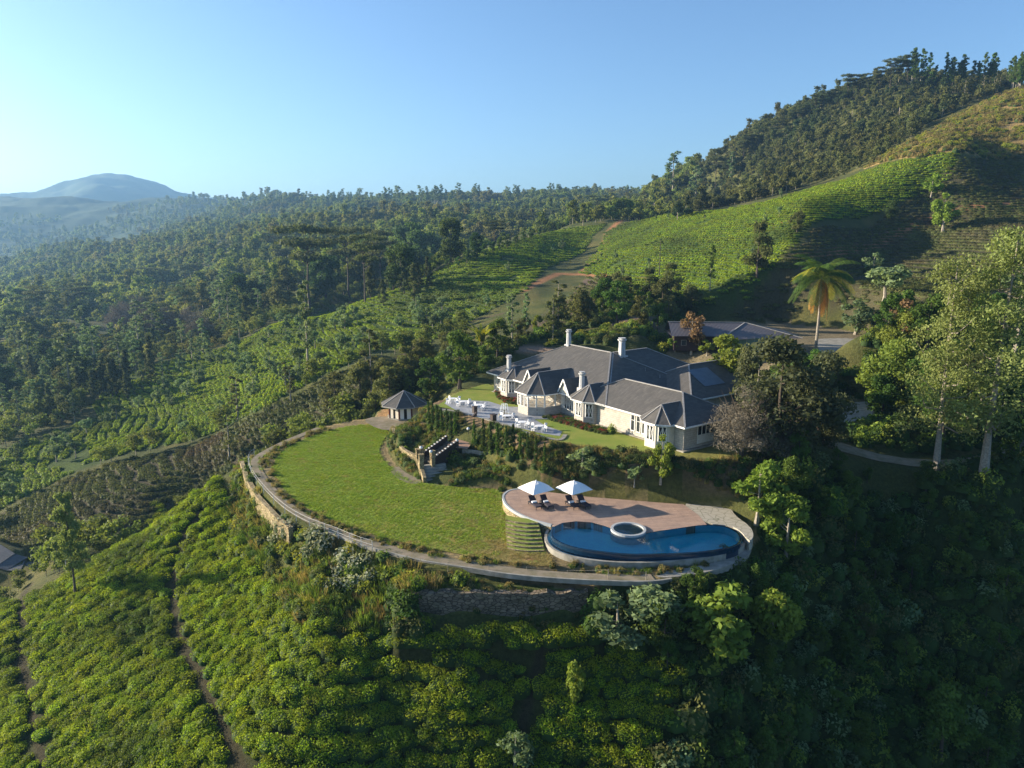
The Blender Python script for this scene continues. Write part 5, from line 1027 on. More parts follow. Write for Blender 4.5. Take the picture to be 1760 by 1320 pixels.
def tea_region(name, P, sp, dz, meshes, label, gap=-.24, sc0=(1.5, 1.0, .95), mg=0, ks=.6):
    x, y = fill(P, sp); k = framed(x, y) & ~banned(x, y, BAN + [BACK, YARD], 1.0); x, y = x[k], y[k]; x, y, ang, sl_ = contour_snap(x, y, dz, ks); k = fbm(x / 14, y / 14, 3) > gap; x, y, ang = x[k], y[k], ang[k]; n_ = len(x)
    s_ = npr.uniform(.8, 1.2, n_)[:, None]; print(name, n_); return stuff(name, np.stack([x, y, gz(x, y) - .1], -1), np.stack([0 * x, 0 * x, ang + npr.normal(0, .08, n_)], -1), s_ * np.array(sc0), meshes, label, 'tea bushes')
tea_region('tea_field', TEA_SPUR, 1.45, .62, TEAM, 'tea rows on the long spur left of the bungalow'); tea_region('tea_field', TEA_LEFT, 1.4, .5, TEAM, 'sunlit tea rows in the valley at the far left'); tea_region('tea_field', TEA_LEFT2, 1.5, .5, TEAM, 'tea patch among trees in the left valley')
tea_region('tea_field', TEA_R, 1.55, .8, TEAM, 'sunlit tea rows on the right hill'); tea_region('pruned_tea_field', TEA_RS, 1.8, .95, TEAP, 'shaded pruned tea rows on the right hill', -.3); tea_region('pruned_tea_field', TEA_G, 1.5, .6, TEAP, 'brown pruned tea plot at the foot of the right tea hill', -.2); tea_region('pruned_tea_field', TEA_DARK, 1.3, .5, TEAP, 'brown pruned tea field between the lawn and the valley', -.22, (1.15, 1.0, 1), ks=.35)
# weeds, shrubs and grass
def scatter(name, P, sp, kits, smin, smax, label, cat, thr=-1, ban=BAN, mg=.6, fs=6., extra=None, zs=(.7, 1.3), f_=0.):
    x, y = fill(P, sp); k = framed(x, y) & ~banned(x, y, ban, mg) & (fbm(x / fs + f_, y / fs, 3) > thr)
    if extra is not None: k &= extra(x, y)
    x, y = x[k], y[k]; n_ = len(x); s_ = npr.uniform(smin, smax, n_); print(name, n_)
    return stuff(name, np.stack([x, y, gz(x, y) - .08], -1), np.stack([npr.normal(0, .12, n_), npr.normal(0, .12, n_), npr.uniform(0, 6.3, n_)], -1), np.stack([s_, s_, s_ * npr.uniform(*zs, n_)], -1), kits, label, cat)
wallban = lambda x, y: pdist(x, y, [atz(u, v, -2)[:2] for u, v in ((700,1050),(800,1058),(950,1060),(1015,1056))], False) > 1.6
scatter('weeds', WILD, 1.15, SHR['bright'] + SHR['mid'] + SHR['bright'] + SHR['olive'] + SHR['yellow'], .4, 1.25, 'tangled bright weeds on the bank below the lawn', 'weeds', extra=wallban)
scatter('tall_grass', WILD, .8, TUFT['green'] + TUFT['dry'], .7, 1.5, 'tall grass on the bank below the lawn', 'grass', -.05, extra=wallban)
scatter('undergrowth', JUNGLE, 1.4, SHR['mid'] + SHR['mid'] + SHR['bright'] + SHR['olive'] + SHR['pale'] + SHR['deep'], .5, 1.8, 'dark undergrowth covering the shaded slope on the right', 'undergrowth', zs=(.6, 1.5))
HD = dense([(945,838),(1000,845),(1060,851),(1120,857),(1175,860)], .9); x = np.array([p[0] for p in HD]); y = np.array([p[1] for p in HD])
HX = np.concatenate([x + (np.roll(x, -1) - x) * t for t in (0, .33, .66)][:3]); HX = np.concatenate([x[:-1] + (x[1:] - x[:-1]) * t for t in np.arange(0, 1, .34)]); HY = np.concatenate([y[:-1] + (y[1:] - y[:-1]) * t for t in np.arange(0, 1, .34)]); n_ = len(HX); HY = HY + .9
stuff('low_hedge', np.stack([HX, HY, gz(HX, HY) - .05], -1), np.stack([0 * HX, 0 * HX, npr.uniform(0, 6, n_)], -1), np.stack([npr.uniform(.5, .75, n_), npr.uniform(.5, .75, n_), npr.uniform(.6, .9, n_)], -1), SHR['dusky'] + SHR['deep'] + SHR['olive'], 'low dark hedge along the back of the pool deck', 'hedge')
GARD = zp([(735,834),(790,840),(860,842),(905,838)], .1) + zp([(940,836),(985,820)], .9) + zp([(980,766),(905,749),(868,735),(812,719),(745,702)], 4.4) + zp([(720,722),(690,730),(668,748)], .8) + zp([(668,770),(690,800),(712,815)], .3)
stair_keep = lambda x, y: (pdist(x, y, [atz(u, v, z)[:2] for u, v, z in ((752,826,0),(745,797,1.1),(735,793,1.2),(778,762,2.6),(800,755,2.5),(830,718,4.5))], False) > 2.3) & (pdist(x, y, [atz(978,752,4.4)[:2], atz(932,806,2)[:2]], False) > 1.4)
scatter('garden_shrubs', GARD, .82, SHR['mid'] + SHR['olive'] + SHR['dusky'] + SHR['dry'] + SHR['bright'] + SHR['pale'], .3, .8, 'mixed low shrubs filling the garden bank between lawn and terrace', 'shrubs', -.24, [LAWN, DP], .3, 3., stair_keep)
scatter('garden_grass', GARD, .6, TUFT['dry'] + TUFT['green'], .4, .8, 'rough grass between the garden shrubs', 'grass', -.1, [LAWN, DP], .2, 3., stair_keep)
BANK = reg([(965,770),(1040,778),(1105,785),(1165,797),(1240,795),(1310,785),(1320,850),(1250,868),(1190,862),(1100,848),(1000,838),(930,836),(960,800)], rmin=40)
scatter('bank_shrubs', BANKP, .85, SHR['olive'] + SHR['dusky'] + SHR['mid'] + SHR['dry'] + SHR['dusky'], .3, .95, 'scrubby low shrubs on the bank between the bungalow and the pool', 'shrubs', -.2, [FLG, DP], .25, 3.)
scatter('dry_grass', BANKP, .7, TUFT['dry'], .5, 1., 'dry grass on the bank above the pool', 'grass', -.1, [FLG, DP], .25, 3.)
RING = offset([p for p in EP], 0, False); FR = [(x, y) for x, y in offset(EP, .9, False)] + [(x, y) for x, y in offset(EP, 3.2, False)][::-1]; FR2 = [(x, y) for x, y in offset(EP, -.9, False)] + [(x, y) for x, y in offset(EP, -3.2, False)][::-1]
scatter('verge_grass', FR, .55, TUFT['dry'] + TUFT['green'] + SHR['dry'], .25, .6, 'rough grass verge beside the lawn path', 'grass', -.08, [LAWN], .1, 2.); scatter('verge_grass', FR2, .55, TUFT['dry'] + TUFT['green'] + SHR['dry'], .25, .6, 'rough grass along the rim of the lawn path', 'grass', -.08, [LAWN], .1, 2.)
scatter('hill_grass', DRYHILL, 1.6, TUFT['dry'] + TUFT['dry'] + TUFT['dry'] + SHR['dry'] + SHR['yellow'], 1, 2.0, 'dry orange grass on the upper right hill', 'grass', -.1)
AROUND = reg([(560,720),(640,720),(750,690),(850,640),(900,590),(1000,570),(1150,560),(1200,540),(1100,500),(960,560),(880,590),(760,600),(700,650),(620,690)], rmin=60)
scatter('hillside_scrub', AROUND, 2.0, SHR['mid'] + SHR['bright'] + SHR['olive'] + SHR['dusky'], .7, 1.8, 'scrub on the slope behind the bungalow', 'scrub', -.15, BAN + [BACK])
REAR = reg([(900,600),(1000,575),(1140,585),(1240,600),(1350,600),(1350,640),(1290,650),(1180,615),(1060,590),(960,592)], rmin=60)
scatter('rear_scrub', REAR, 1.5, SHR['bright'] + SHR['yellow'] + SHR['mid'] + SHR['olive'], .7, 1.7, 'sunlit yellowish scrub on the bank behind the bungalow roof', 'scrub', -.2, [BACK, [ (p[0], p[1]) for p in TERR]], .2)
RS2 = reg([(1340,640),(1480,610),(1560,560),(1780,540),(1800,800),(1700,775),(1600,785),(1500,770),(1440,755),(1520,720),(1520,690),(1440,680),(1380,700),(1340,760),(1310,700)], rmin=50)
scatter('roadside_scrub', RS2, 1.5, SHR['deep'] + SHR['mid'] + SHR['dusky'] + SHR['bright'], .8, 2.0, 'dark scrub around the drive and yard on the right', 'scrub', -.2, [zp([(1425,722),(1440,693),(1498,690),(1512,706),(1485,720),(1450,728)], 3.6), TERR, zp([(1150,560),(1350,556),(1480,583),(1477,603),(1350,625),(1150,610)], 7.0)], .5, extra=lambda x, y: pdist(x, y, [p[:2] for p in ROAD], False) > 2.9)
LT = [grass_tuft('grass', 'lawn blade', .10, 90, 40 + i, .55) for i in range(3)]
x, y = fill(LAWN, .62); k = pdist(x, y, LAWN) > -.1; n_ = len(x); s_ = npr.uniform(.5, .8, n_) * np.clip(.9 + 1.0 * fbm(x / 3, y / 3, 3), .5, 1.2)
LD = [grass_tuft('grass', 'dry lawn blade', .09, 90, 50 + i, .55) for i in range(3)]; dry = npr.random(n_) < np.clip(.42 + .036 * x - .03 * (y - 80) + 2.2 * fbm(x / 9, y / 9, 3), .04, .92)
for nm_, kk, LL in (('short green grass of the lawn', ~dry, LT), ('short dry grass in the worn parts of the lawn', dry, LD)): stuff('lawn_grass', np.stack([x, y, np.full(n_, .03)], -1)[kk], np.stack([0 * x, 0 * x, npr.uniform(0, 6, n_)], -1)[kk], np.stack([s_ * 0 + 1, s_ * 0 + 1, s_], -1)[kk], LL, nm_, 'grass')
# ------------------------------------------------------------------ trees
cnt = {}
def tree(kind, x, y, h, label, group=None, z=None, rz=None, wide=1., cat='tree', name=None):
    L = PROTO[kind]; i = cnt.get(kind, 0); cnt[kind] = i + 1; tm, cm, h0 = L[i % len(L)]; s_ = h / h0
    e = empty(name or kind, (x, y, (float(gz(x, y)) if z is None else z) - .1), rnd.uniform(0, 6.28) if rz is None else rz, label, cat, group); e.scale = (s_ * wide, s_ * wide, s_)
    obj('trunk', tm, e); obj('twigs' if 'twig' in cm.name else 'crown', cm, e); return e
def treepx(kind, u, vb, vt, label, group=None, wide=1., rmin=20, **k):
    # a tree whose foot shows at pixel (u, vb) and whose top reaches row vt: its height follows from its distance
    p = hit(u, vb, rmin=rmin)
    if p is None: return
    d = p[1] * CP_ - (p[2] - H) * SP_; h = (vb - vt) * d / FPX / (CP_ + .05); return tree(kind, p[0], p[1], h, label, group, z=p[2], wide=wide, **k)
# --- notable trees
P_tall('feather_tree', 'leaf gum', 8, 1.9, 34, 230, .12, 'bark dark', .27, 451, 1, .35)
treepx('feather_tree', 130, 1022, 836, 'feathery tree with a bare lower trunk standing alone on the near tea slope at left', wide=.62)
treepx('eucalyptus', 530, 640, 480, 'tall pale tree with a straight bare trunk in the mid tea field', wide=.9)
treepx('umbrella_tree', 533, 545, 385, 'widest flat-topped dark tree on the ridge at the left', rmin=100)
for u, vb, vt, wd, lb in ((600,515,388,.8,'flat-topped dark tree right beside the widest ridge tree'), (628,520,400,.75,'tall layered dark tree in the middle of the ridge clump'), (655,505,395,.75,'layered dark tree at the right of the ridge clump')): treepx('umbrella_tree', u, vb, vt, lb, 'umbrella trees in the ridge clump', wide=wd, rmin=100)
for u, vb, vt, wd, lb in ((1025,378,335,1.5,'lone flat-topped tree with pale forked trunks on the saddle'), (950,392,360,1.5,'wide dark flat-topped tree left of the saddle'), (850,420,378,1.4,'low flat-topped tree above the tea spur crest'), (905,400,365,1.2,'small flat-topped tree on the tea spur crest')): treepx('umbrella_tree', u, vb, vt, lb, 'flat-topped trees along the spur', wide=wd, rmin=150)
treepx('dense_tree', 775, 455, 376, 'rounded dense dark tree rising behind the tea spur', wide=.8, rmin=150)
for u, vb, vt in ((705,485,385),(730,470,400),(560,520,440),(690,500,420),(820,440,400),(745,455,405)): treepx('dense_tree', u, vb, vt, 'dense dark tree in the belt behind the tea spur', 'dense trees behind the tea spur', wide=1.0, rmin=140)
for u, vb, vt, k, wd, lb in (
 (395,790,705,'wispy_tree',1.4,'feathery olive tree by the brown field left of the lawn path'),(410,720,640,'wispy_tree',1.2,'feathery olive tree higher up the brown field'),(378,700,690,'small_tree',1,'small pale tree in the brown field'),
 (790,668,565,'leafy_tree',1.15,'broad green tree with a pale trunk behind the left terrace'),(740,690,610,'leafy_tree',1.0,'green tree behind the garden pavilion, right side'),(675,690,625,'bright_tree',1.0,'bright green rounded tree just behind the garden pavilion'),(835,640,590,'leafy_tree',1.1,'round green bushy tree left of the bungalow end'),(855,618,545,'leafy_tree',1,'dark green tree behind the bungalow left end'),
 (880,600,502,'eucalyptus',1.0,'pale slender tree behind the bungalow at left'),(905,585,500,'eucalyptus',.8,'thin pale tree beside the soil patch'),(950,590,510,'wispy_tree',1.4,'brownish feathery tree behind the bungalow ridge'),(960,560,478,'wispy_tree',1.5,'tall brownish feathery tree above the bungalow'),(1000,560,490,'olive_tree',.9,'olive tree above the bungalow'),(1060,560,480,'leafy_tree',1,'green tree above the bungalow centre'),(1035,540,475,'leafy_tree',1,'dark leafy tree at the foot of the tea hill'),(1100,565,505,'olive_tree',.9,'olive tree left of the outbuilding'),(1130,570,520,'leafy_tree',.9,'small leafy tree left of the outbuilding'),
 (640,690,560,'wispy_tree',1.1,'tall feathery tree with brownish leaves behind the pavilion'),(620,700,610,'olive_tree',.8,'olive tree left of the pavilion'),(700,660,590,'olive_tree',.9,'olive tree behind the pavilion roof'),(770,640,590,'small_tree',1.2,'small pale tree at the field edge behind the pavilion'),(760,560,515,'small_tree',1.2,'pale small tree in the tea field centre'),
 (1188,610,532,'rust_tree',.95,'rust-coloured small tree with pale trunks before the outbuilding'),(1256,690,570,'bright_tree',1.25,'bright green tree between the bungalow and the outbuilding'),(1240,640,598,'bright_tree',1.2,'yellow-green tree on the bank behind the bungalow'),
 (1335,778,570,'ivy_tree',1.05,'biggest dense dark tree beside the right end of the bungalow'),(1290,710,590,'ivy_tree',.7,'ivy-clad dark tree just behind the bare tree'),(1405,764,600,'ivy_tree',.9,'dark leaning tree at the right of the biggest dense tree'),
 (1275,784,645,'bare_tree',1.05,'bare greyish twiggy tree touching the right end of the bungalow'),(1325,786,705,'bare_tree',1.3,'lower bare twiggy tree under the dense dark tree'),(1300,720,620,'wispy_tree',1.6,'dry brown leafy tree against the bungalow roof end'),
 (1160,605,575,'bright_tree',1.4,'low yellow-green bush-like tree left of the rust tree'),(1215,612,582,'bright_tree',1.5,'low yellow-green bush-like tree right of the rust tree'),(1340,618,575,'leafy_tree',1.3,'green tree screening the right end of the outbuilding'),(1295,625,592,'bright_tree',1.4,'yellow-green bush in front of the mesh fence'),
 (1532,706,578,'full_tree',1.05,'round yellow-green tree above the drive'),(1545,640,535,'full_tree',.85,'yellowish bamboo-like tree above the round tree'),(1555,600,510,'rust_tree',1.1,'tree with orange-tinged crown near the big gum'),(1590,620,500,'leafy_tree',1,'leafy tree left of the big gum'),
 (1608,810,440,'big_gum',.9,'large gum tree with a forked pale trunk right of the drive'),(1690,820,395,'big_gum',1.0,'tallest gum tree with an orange trunk at the right edge'),(1740,640,450,'eucalyptus',1.6,'pale gum tree cut by the right frame edge'),(1620,760,640,'leafy_tree',1.3,'dark leafy tree beneath the large gum'),(1660,700,600,'olive_tree',1.2,'olive tree between the two gums'),(1745,760,640,'leafy_tree',1.3,'green tree at the right edge above the drive'),
 (1135,835,742,'bright_tree',.75,'small bright tree in front of the bungalow right corner'),(1090,838,795,'small_tree',1.0,'tiny pale tree on the bank behind the deck'),(1000,820,765,'small_tree',1.4,'spindly pale-stemmed tree on the bank above the parasols'),
 (1300,905,785,'bright_tree',1.15,'tree with a curved pale trunk at the right end of the deck'),(1365,870,780,'leafy_tree',1.1,'green tree behind the curved-trunk tree'),(1350,965,840,'bright_tree',1.0,'brightest yellow-green tree right of the pool'),(1415,900,850,'leafy_tree',.8,'small green tree right of the yellow-green tree'),
 (1240,1130,1000,'broadleaf_tree',1.25,'broad-leaved sunlit tree below the pool, left of the pair'),(1325,1110,1000,'broadleaf_tree',.9,'broad-leaved sunlit tree below the pool, right of the pair'),(1060,1110,1010,'small_tree',1.7,'pale dusty shrub-like tree at the right end of the dark retaining wall'),(1120,1080,1000,'small_tree',1.8,'pale leafy tree just below the concrete steps'),
 (985,1215,1130,'broadleaf_tree',.55,'pale slim young tree standing in the near tea bushes'),(885,1320,1245,'small_tree',1.2,'grey-leaved small tree at the bottom centre'),
 (1500,1015,940,'leafy_tree',1.1,'shaded leafy tree on the right slope with a pale trunk'),(1575,990,930,'leafy_tree',1.1,'shaded tree on the right slope, upper centre'),(1615,1310,1170,'leafy_tree',1.0,'large shaded tree at the bottom right'),(1725,1040,965,'leafy_tree',1.1,'shaded tree near the right edge of the slope'),(1590,850,790,'leafy_tree',1.0,'shaded tree just below the drive'),(1645,950,900,'leafy_tree',1.0,'small shaded tree on the upper right slope'),(1480,1100,1030,'olive_tree',1.0,'shaded olive tree in the middle of the dark slope'),(1690,1230,1150,'leafy_tree',1.0,'shaded tree left of the bottom right corner'),(1490,830,800,'leafy_tree',1,'small dark tree beside the drive bend'),
 (1155,345,262,'eucalyptus',1.3,'tall skyline tree left of the wooded hill'),(1195,360,285,'eucalyptus',1.4,'skyline tree at the foot of the wooded hill'),(1228,345,256,'umbrella_tree',.45,'slender skyline tree with a small raised crown'),(1255,320,262,'eucalyptus',1.2,'skyline tree leaning on the wooded hill'),
 (1500,470,430,'small_tree',1.3,'pale tree among the shaded tea rows'),(1520,520,450,'small_tree',1.5,'larger pale tree among the shaded tea rows'),(1470,575,510,'small_tree',1.3,'pale thin tree right of the palm'),(1620,400,330,'bright_tree',1.0,'bushy green tree on the edge of the shaded tea'),(1600,340,300,'bright_tree',1.3,'upper bushy tree on the edge of the shaded tea'),(1530,380,345,'dense_tree',1.0,'dark round bush-like tree on the tea hill'),(1220,500,420,'slender_tree',.7,'thin tree on the sunlit tea hill'),(1370,400,360,'olive_tree',1.2,'olive bushy tree at the bend of the tea hill'),(1300,480,380,'olive_tree',.8,'scrubby tree on the grassy spur'),
 (500,690,620,'wispy_tree',1.2,'wispy tree at the lower edge of the tea spur'),(410,540,470,'dense_tree',1.0,'dark pyramid-like tree above the left tea patch'),(425,570,505,'conical_tree',1.2,'dark conical tree above the left tea patch')):
    treepx(k, u, vb, vt, lb, wide=wd, rmin=30 if vb > 780 else 60)
for u, vb, vt in ((235,560,500),(215,575,510),(262,585,515),(290,580,520),(330,570,520),(345,590,530)): treepx('bare_tree', u, vb, vt, 'brown leafless tree in the thicket left of centre', 'brown leafless trees in the left valley', wide=1.2, rmin=100)
# --- palm
def palm(u, vb, vt):
    p = hit(u, vb, rmin=60); d = p[1] * CP_ - (p[2] - H) * SP_; h = (vb - vt) * d / FPX; e = empty('palm_tree', (p[0], p[1], p[2] - .2), 0, 'tall palm with drooping yellow fronds behind the bungalow', 'palm')
    th = h * .72; MB().tube([(0, 0, 0), (.1, 0, th * .5), (0, 0, th)], [.34, .27, .24], 8).build('trunk', 'bark pale', e); g = random.Random(5)
    for j in range(46):
        dead = j >= 34; a = g.uniform(0, 6.28); el = g.uniform(-.25, 1.25) if not dead else g.uniform(-1.2, -.7); L = h * .40 * g.uniform(.8, 1.1); pts = []; q = Vector((0, 0, th)); dr = Vector((cos(a) * cos(el), sin(a) * cos(el), sin(el)))
        for k in range(9): pts.append(q.copy()); q = q + dr * L / 8; dr = (dr + Vector((0, 0, -.24 if not dead else -.5))).normalized()
        V = []; T = []
        for k in range(1, 9):
            for s2 in range(5):
                f = s2 / 5; c = pts[k - 1].lerp(pts[k], f); t_ = (pts[k] - pts[k - 1]).normalized(); sd = t_.cross(Vector((0, 0, 1))); sd = sd.normalized() if sd.length > .01 else Vector((1, 0, 0)); wl = h * .075 * sin(pi * (k - 1 + f + .8) / 9.6) * (1 if not dead else .5)
                for sg in (-1, 1): tip = c + sd * sg * wl + t_ * wl * .6 + Vector((0, 0, -wl * .55)); V += [c - t_ * .06, c + t_ * .06, tip + t_ * .05, tip - t_ * .03]; T.append(g.random())
        me = mesh_np('frond', [tuple(v) for v in V], np.arange(len(V)).reshape(-1, 4), ['dead frond' if dead else ('leaf yellow' if j % 7 == 0 else 'leaf mid')], np.array(T)); obj('frond', me, e)
palm(1402, 600, 428)
p = hit(830, 600, rmin=60)
def small_palm(u, vb, s_):
    p = hit(u, vb, rmin=60); e = empty('young_palm', (p[0], p[1], p[2]), 0, 'small yellow-green palm behind the left end of the bungalow', 'palm'); g = random.Random(9); MB().cyl(0, 0, 0, 2.2 * s_, .15, .12, 6).build('trunk', 'bark dark', e)
    for j in range(12):
        a = j * .55; q = Vector((0, 0, 2.2 * s_)); dr = Vector((cos(a) * .5, sin(a) * .5, .85)).normalized(); V = []; T = []
        for k in range(7):
            q2 = q + dr * .42 * s_; dr = (dr + Vector((0, 0, -.2))).normalized(); sd = dr.cross(Vector((0, 0, 1))).normalized() * .28 * s_ * (1 - k / 8)
            for sg in (-1, 1): V += [q, q2, q2 + sd * sg, q + sd * sg * 1.05]; T.append(g.random())
            q = q2
        obj('frond', mesh_np('frond', [tuple(v) for v in V], np.arange(len(V)).reshape(-1, 4), ['leaf yellow'], np.array(T)), e)
small_palm(828, 625, 2.1)
# --- cypresses
CYP = []
for v_ in range(3):
    g = np.random.default_rng(v_ + 900); n_ = 700; t = g.random(n_); r = .42 * (1 - t) ** .55 * (.8 + .3 * np.sin(t * 20 + v_)); a = g.random(n_) * 6.28; p_ = np.stack([np.cos(a) * r, np.sin(a) * r, .25 + t * 4.4], -1)
    V, F, T = leaves(p_, np.full((n_, 3), .02), 1, .13, v_ + 950, upb=.6); CYP.append(mesh_np('cypress_crown', V, F, ['leaf deep' if v_ else 'leaf mid'], T))
ctr = MB().tube([(0, 0, 0), (0, 0, 4.2)], [.07, .02], 5).mesh('cypress_trunk', 'bark dark')
def cyp(u, vb, vt, lb, grp, i):
    p = hit(u, vb, rmin=50); d = p[1] * CP_ - (p[2] - H) * SP_; h = (vb - vt) * d / FPX; e = empty('cypress', (p[0], p[1], p[2] - .05), i, lb, 'cypress', grp); s_ = h / 4.75; e.scale = (s_ * 1.0, s_ * 1.0, s_); obj('trunk', ctr, e); obj('crown', CYP[i % 3], e)
Lc = [(737,728,690),(744,735,688),(751,739,693),(759,742,698),(768,745,702),(775,748,706),(782,750,708)]
Rc = [(815,765,718),(831,775,717),(843,778,722),(855,783,725),(870,787,730),(882,780,726),(894,786,742),(907,792,740),(921,796,748),(936,804,758)]
ords = ('first', 'second', 'third', 'fourth', 'fifth', 'sixth', 'seventh', 'eighth', 'ninth', 'tenth')
for i, (u, vb, vt) in enumerate(Lc): cyp(u, vb, vt, f'{ords[i]} slim cypress counted from the left in the row left of the staircase', 'cypresses left of the terrace staircase', i)
for i, (u, vb, vt) in enumerate(Rc): cyp(u, vb, vt, f'{ords[i]} slim cypress counted from the left in the row right of the staircase', 'cypresses right of the terrace staircase', i)
# --- individual garden shrubs and flower beds
def bush(kind, u, vb, r_, lb, grp=None, zs=1., z=None, name='shrub', cat='shrub'):
    p = hit(u, vb, rmin=25) if z is None else atz(u, vb, z); o = obj(name, SHR[kind][cnt.get(kind, 0) % 2]); cnt[kind] = cnt.get(kind, 0) + 1; o.location = (p[0], p[1], p[2] - .08); o.rotation_euler.z = rnd.uniform(0, 6); o.scale = (r_, r_, r_ * zs); return tag(o, lb, cat, grp)
bush('bright', 879, 788, 1.15, 'bright lime-green round shrub in front of the right cypress row', zs=1.4); bush('bright', 780, 792, 1.25, 'bright lime-green round shrub right of the middle staircase', zs=1.2); bush('bright', 738, 728, .6, 'small lime shrub at the left end of the left cypress row', zs=1.4)
bush('bright', 1052, 744, .7, 'small green shrub by the bungalow wall at the end of the flower bed', zs=1.9, z=4.55)
for i, (u, v, r_) in enumerate(((487,895,1.9),(500,905,2.0),(478,920,1.7),(545,918,2.2),(560,930,2.0),(535,945,1.8),(600,952,2.2),(622,965,2.0),(590,975,1.8),(610,1000,1.8),(575,1000,1.6),(640,985,1.7))): bush('white', u, v + 14, r_ * .8, 'whitish leafy shrub on the rim below the lawn path', 'whitish shrubs along the rim below the lawn', 1.1)
for u, v, r_ in ((702,1032,1.5),(694,1052,1.7),(706,1072,1.5),(690,1078,1.3),(678,1040,1.5),(715,1082,1.2)): bush('mid' if r_ > 1.4 else 'olive', u, v + 10, r_, 'green shrub crowding the left end of the dark retaining wall', 'shrubs at the left end of the dark retaining wall', 1.3)
for u, v, r_ in ((1022,1060,1.5),(1030,1040,1.6),(1015,1080,1.3),(900,1082,.9),(840,1084,1.0)): bush('mid', u, v + 10, r_, 'green shrub at the foot and right end of the dark retaining wall', 'shrubs at the right end of the dark retaining wall', 1.2)
bush('deep', 436, 828, 1.2, 'dark round shrub by the left railing end'); bush('bright', 415, 825, 1.5, 'bright green bank bush left of the ochre wall'); bush('bright', 790, 1005, 1.0, 'leafy green shrub above the left end of the dark retaining wall', zs=1.5)
def bed(L, lb, kinds, z=ZT, sp=.42):
    P = zp(L, z); x, y = fill(P, sp); n_ = len(x); s_ = npr.uniform(.25, .42, n_); stuff('flower_bed', np.stack([x, y, np.full(n_, z * S)], -1), np.stack([0 * x, 0 * x, npr.uniform(0, 6, n_)], -1), np.stack([s_, s_, s_ * 1.1], -1), kinds, lb, 'flower bed')
SHR['bed'] = SHR['red'] + SHR['olive'] + SHR['dusky'] + SHR['mid']
bed([(849,672),(855,684),(868,693),(893,697),(893,688),(880,686),(862,676),(853,670)], 'red flowers and shrubs curving round the left bay of the bungalow', SHR['bed'] + SHR['red'])
bed([(925,716),(955,716),(985,722),(1005,730),(1030,735),(1050,742),(1040,748),(1000,738),(960,727)], 'red and green flower bed below the bungalow front', SHR['bed'])
# --- small pale trees dotted over the tea
def dot(P, n_, kind, h0, h1, lb, grp, ban=(), sd=1, wide=1.):
    g = random.Random(sd); xs = [p[0] for p in P]; ys = [p[1] for p in P]; k = 0; t_ = 0
    while k < n_ and t_ < n_ * 60:
        t_ += 1; x, y = g.uniform(min(xs), max(xs)), g.uniform(min(ys), max(ys)); X, Y = np.array([x]), np.array([y])
        if not inpoly(X, Y, P)[0] or banned(X, Y, list(ban) + BAN, 1)[0] or not framed(X, Y, 20)[0]: continue
        tree(kind, x, y, g.uniform(h0, h1), lb, grp, wide=wide); k += 1
dot(reg([(400,600),(560,560),(720,540),(800,560),(780,590),(720,600),(640,605),(560,640),(480,670),(400,660)]), 38, 'small_tree', 4, 7.5, 'small pale round tree dotted among the tea on the spur', 'small pale trees on the tea spur', sd=3)
dot(TEA_SPUR, 20, 'small_tree', 3.5, 6, 'small pale round tree dotted among the tea on the spur', 'small pale trees on the tea spur', sd=4)
dot(TEA_LEFT, 18, 'small_tree', 3.5, 6, 'small pale tree in the sunlit tea of the left valley', 'small pale trees in the left tea', sd=5); dot(TEA_LEFT2, 14, 'small_tree', 4, 7, 'small pale tree in the sunlit tea of the left valley', 'small pale trees in the left tea', sd=6)
dot(TEA_R, 14, 'small_tree', 2.5, 5, 'thin small tree on the sunlit right tea hill', 'thin trees on the right tea hill', sd=7, wide=.6)
dot(JUNGLE, 42, 'leafy_tree', 3, 5.5, 'shaded leafy tree in the undergrowth of the right slope', 'shaded trees on the right slope', sd=8, wide=.95)
dot(AROUND, 34, 'olive_tree', 5, 10, 'olive-green tree on the scrubby slope behind the bungalow', 'trees behind the bungalow', ban=[BACK], sd=9); dot(AROUND, 16, 'bright_tree', 3, 6, 'bright green small tree on the scrubby slope behind the bungalow', 'bright trees behind the bungalow', ban=[BACK], sd=10)
dot(RS2, 16, 'leafy_tree', 5, 9, 'dark leafy tree in the scrub around the drive', 'trees around the drive', ban=[BACK], sd=12)
MIDV = sect(-60, 560, 215 * S, 560 * S)
for kd, nn_, h0_, h1_, wd_, lb_, gp_, sd_ in (('eucalyptus', 70, 12, 25, 1.5, 'tall pale spreading tree rising above the left valley wood', 'tall pale trees over the left valley', 41), ('olive_tree', 44, 9, 18, 1.2, 'large olive rounded tree in the left valley wood', 'large olive trees in the left valley', 42), ('dense_tree', 26, 9, 16, 1.1, 'large dark rounded tree in the left valley wood', 'large dark trees in the left valley', 43), ('umbrella_tree', 14, 16, 24, 1.0, 'flat-topped tree rising from the left valley wood', 'flat-topped trees in the left valley', 44)): dot(MIDV, nn_, kd, h0_, h1_, lb_, gp_, ban=[TEA_SPUR, TEA_LEFT, TEA_LEFT2], sd=sd_, wide=wd_)
VAL1 = reg([(0,880),(60,870),(160,830),(0,960)]); LFT = reg([(0,600),(130,575),(260,600),(380,575),(460,560),(420,590),(300,650),(200,700),(100,742),(0,775)])
dot(LFT, 30, 'conical_tree', 8, 15, 'tall dark tree in the near left valley wood', 'tall trees in the near left valley', sd=13, wide=.9); dot(LFT, 46, 'eucalyptus', 8, 15, 'tall pale-stemmed tree in the near left valley wood', 'pale trees in the near left valley', sd=14, wide=1.2); dot(LFT, 34, 'olive_tree', 6, 11, 'olive rounded tree in the near left valley wood', 'olive trees in the near left valley', sd=15)
HEDGE = hits([(640,500),(700,490),(760,470),(820,450),(870,430),(920,410),(980,388),(1040,376)])
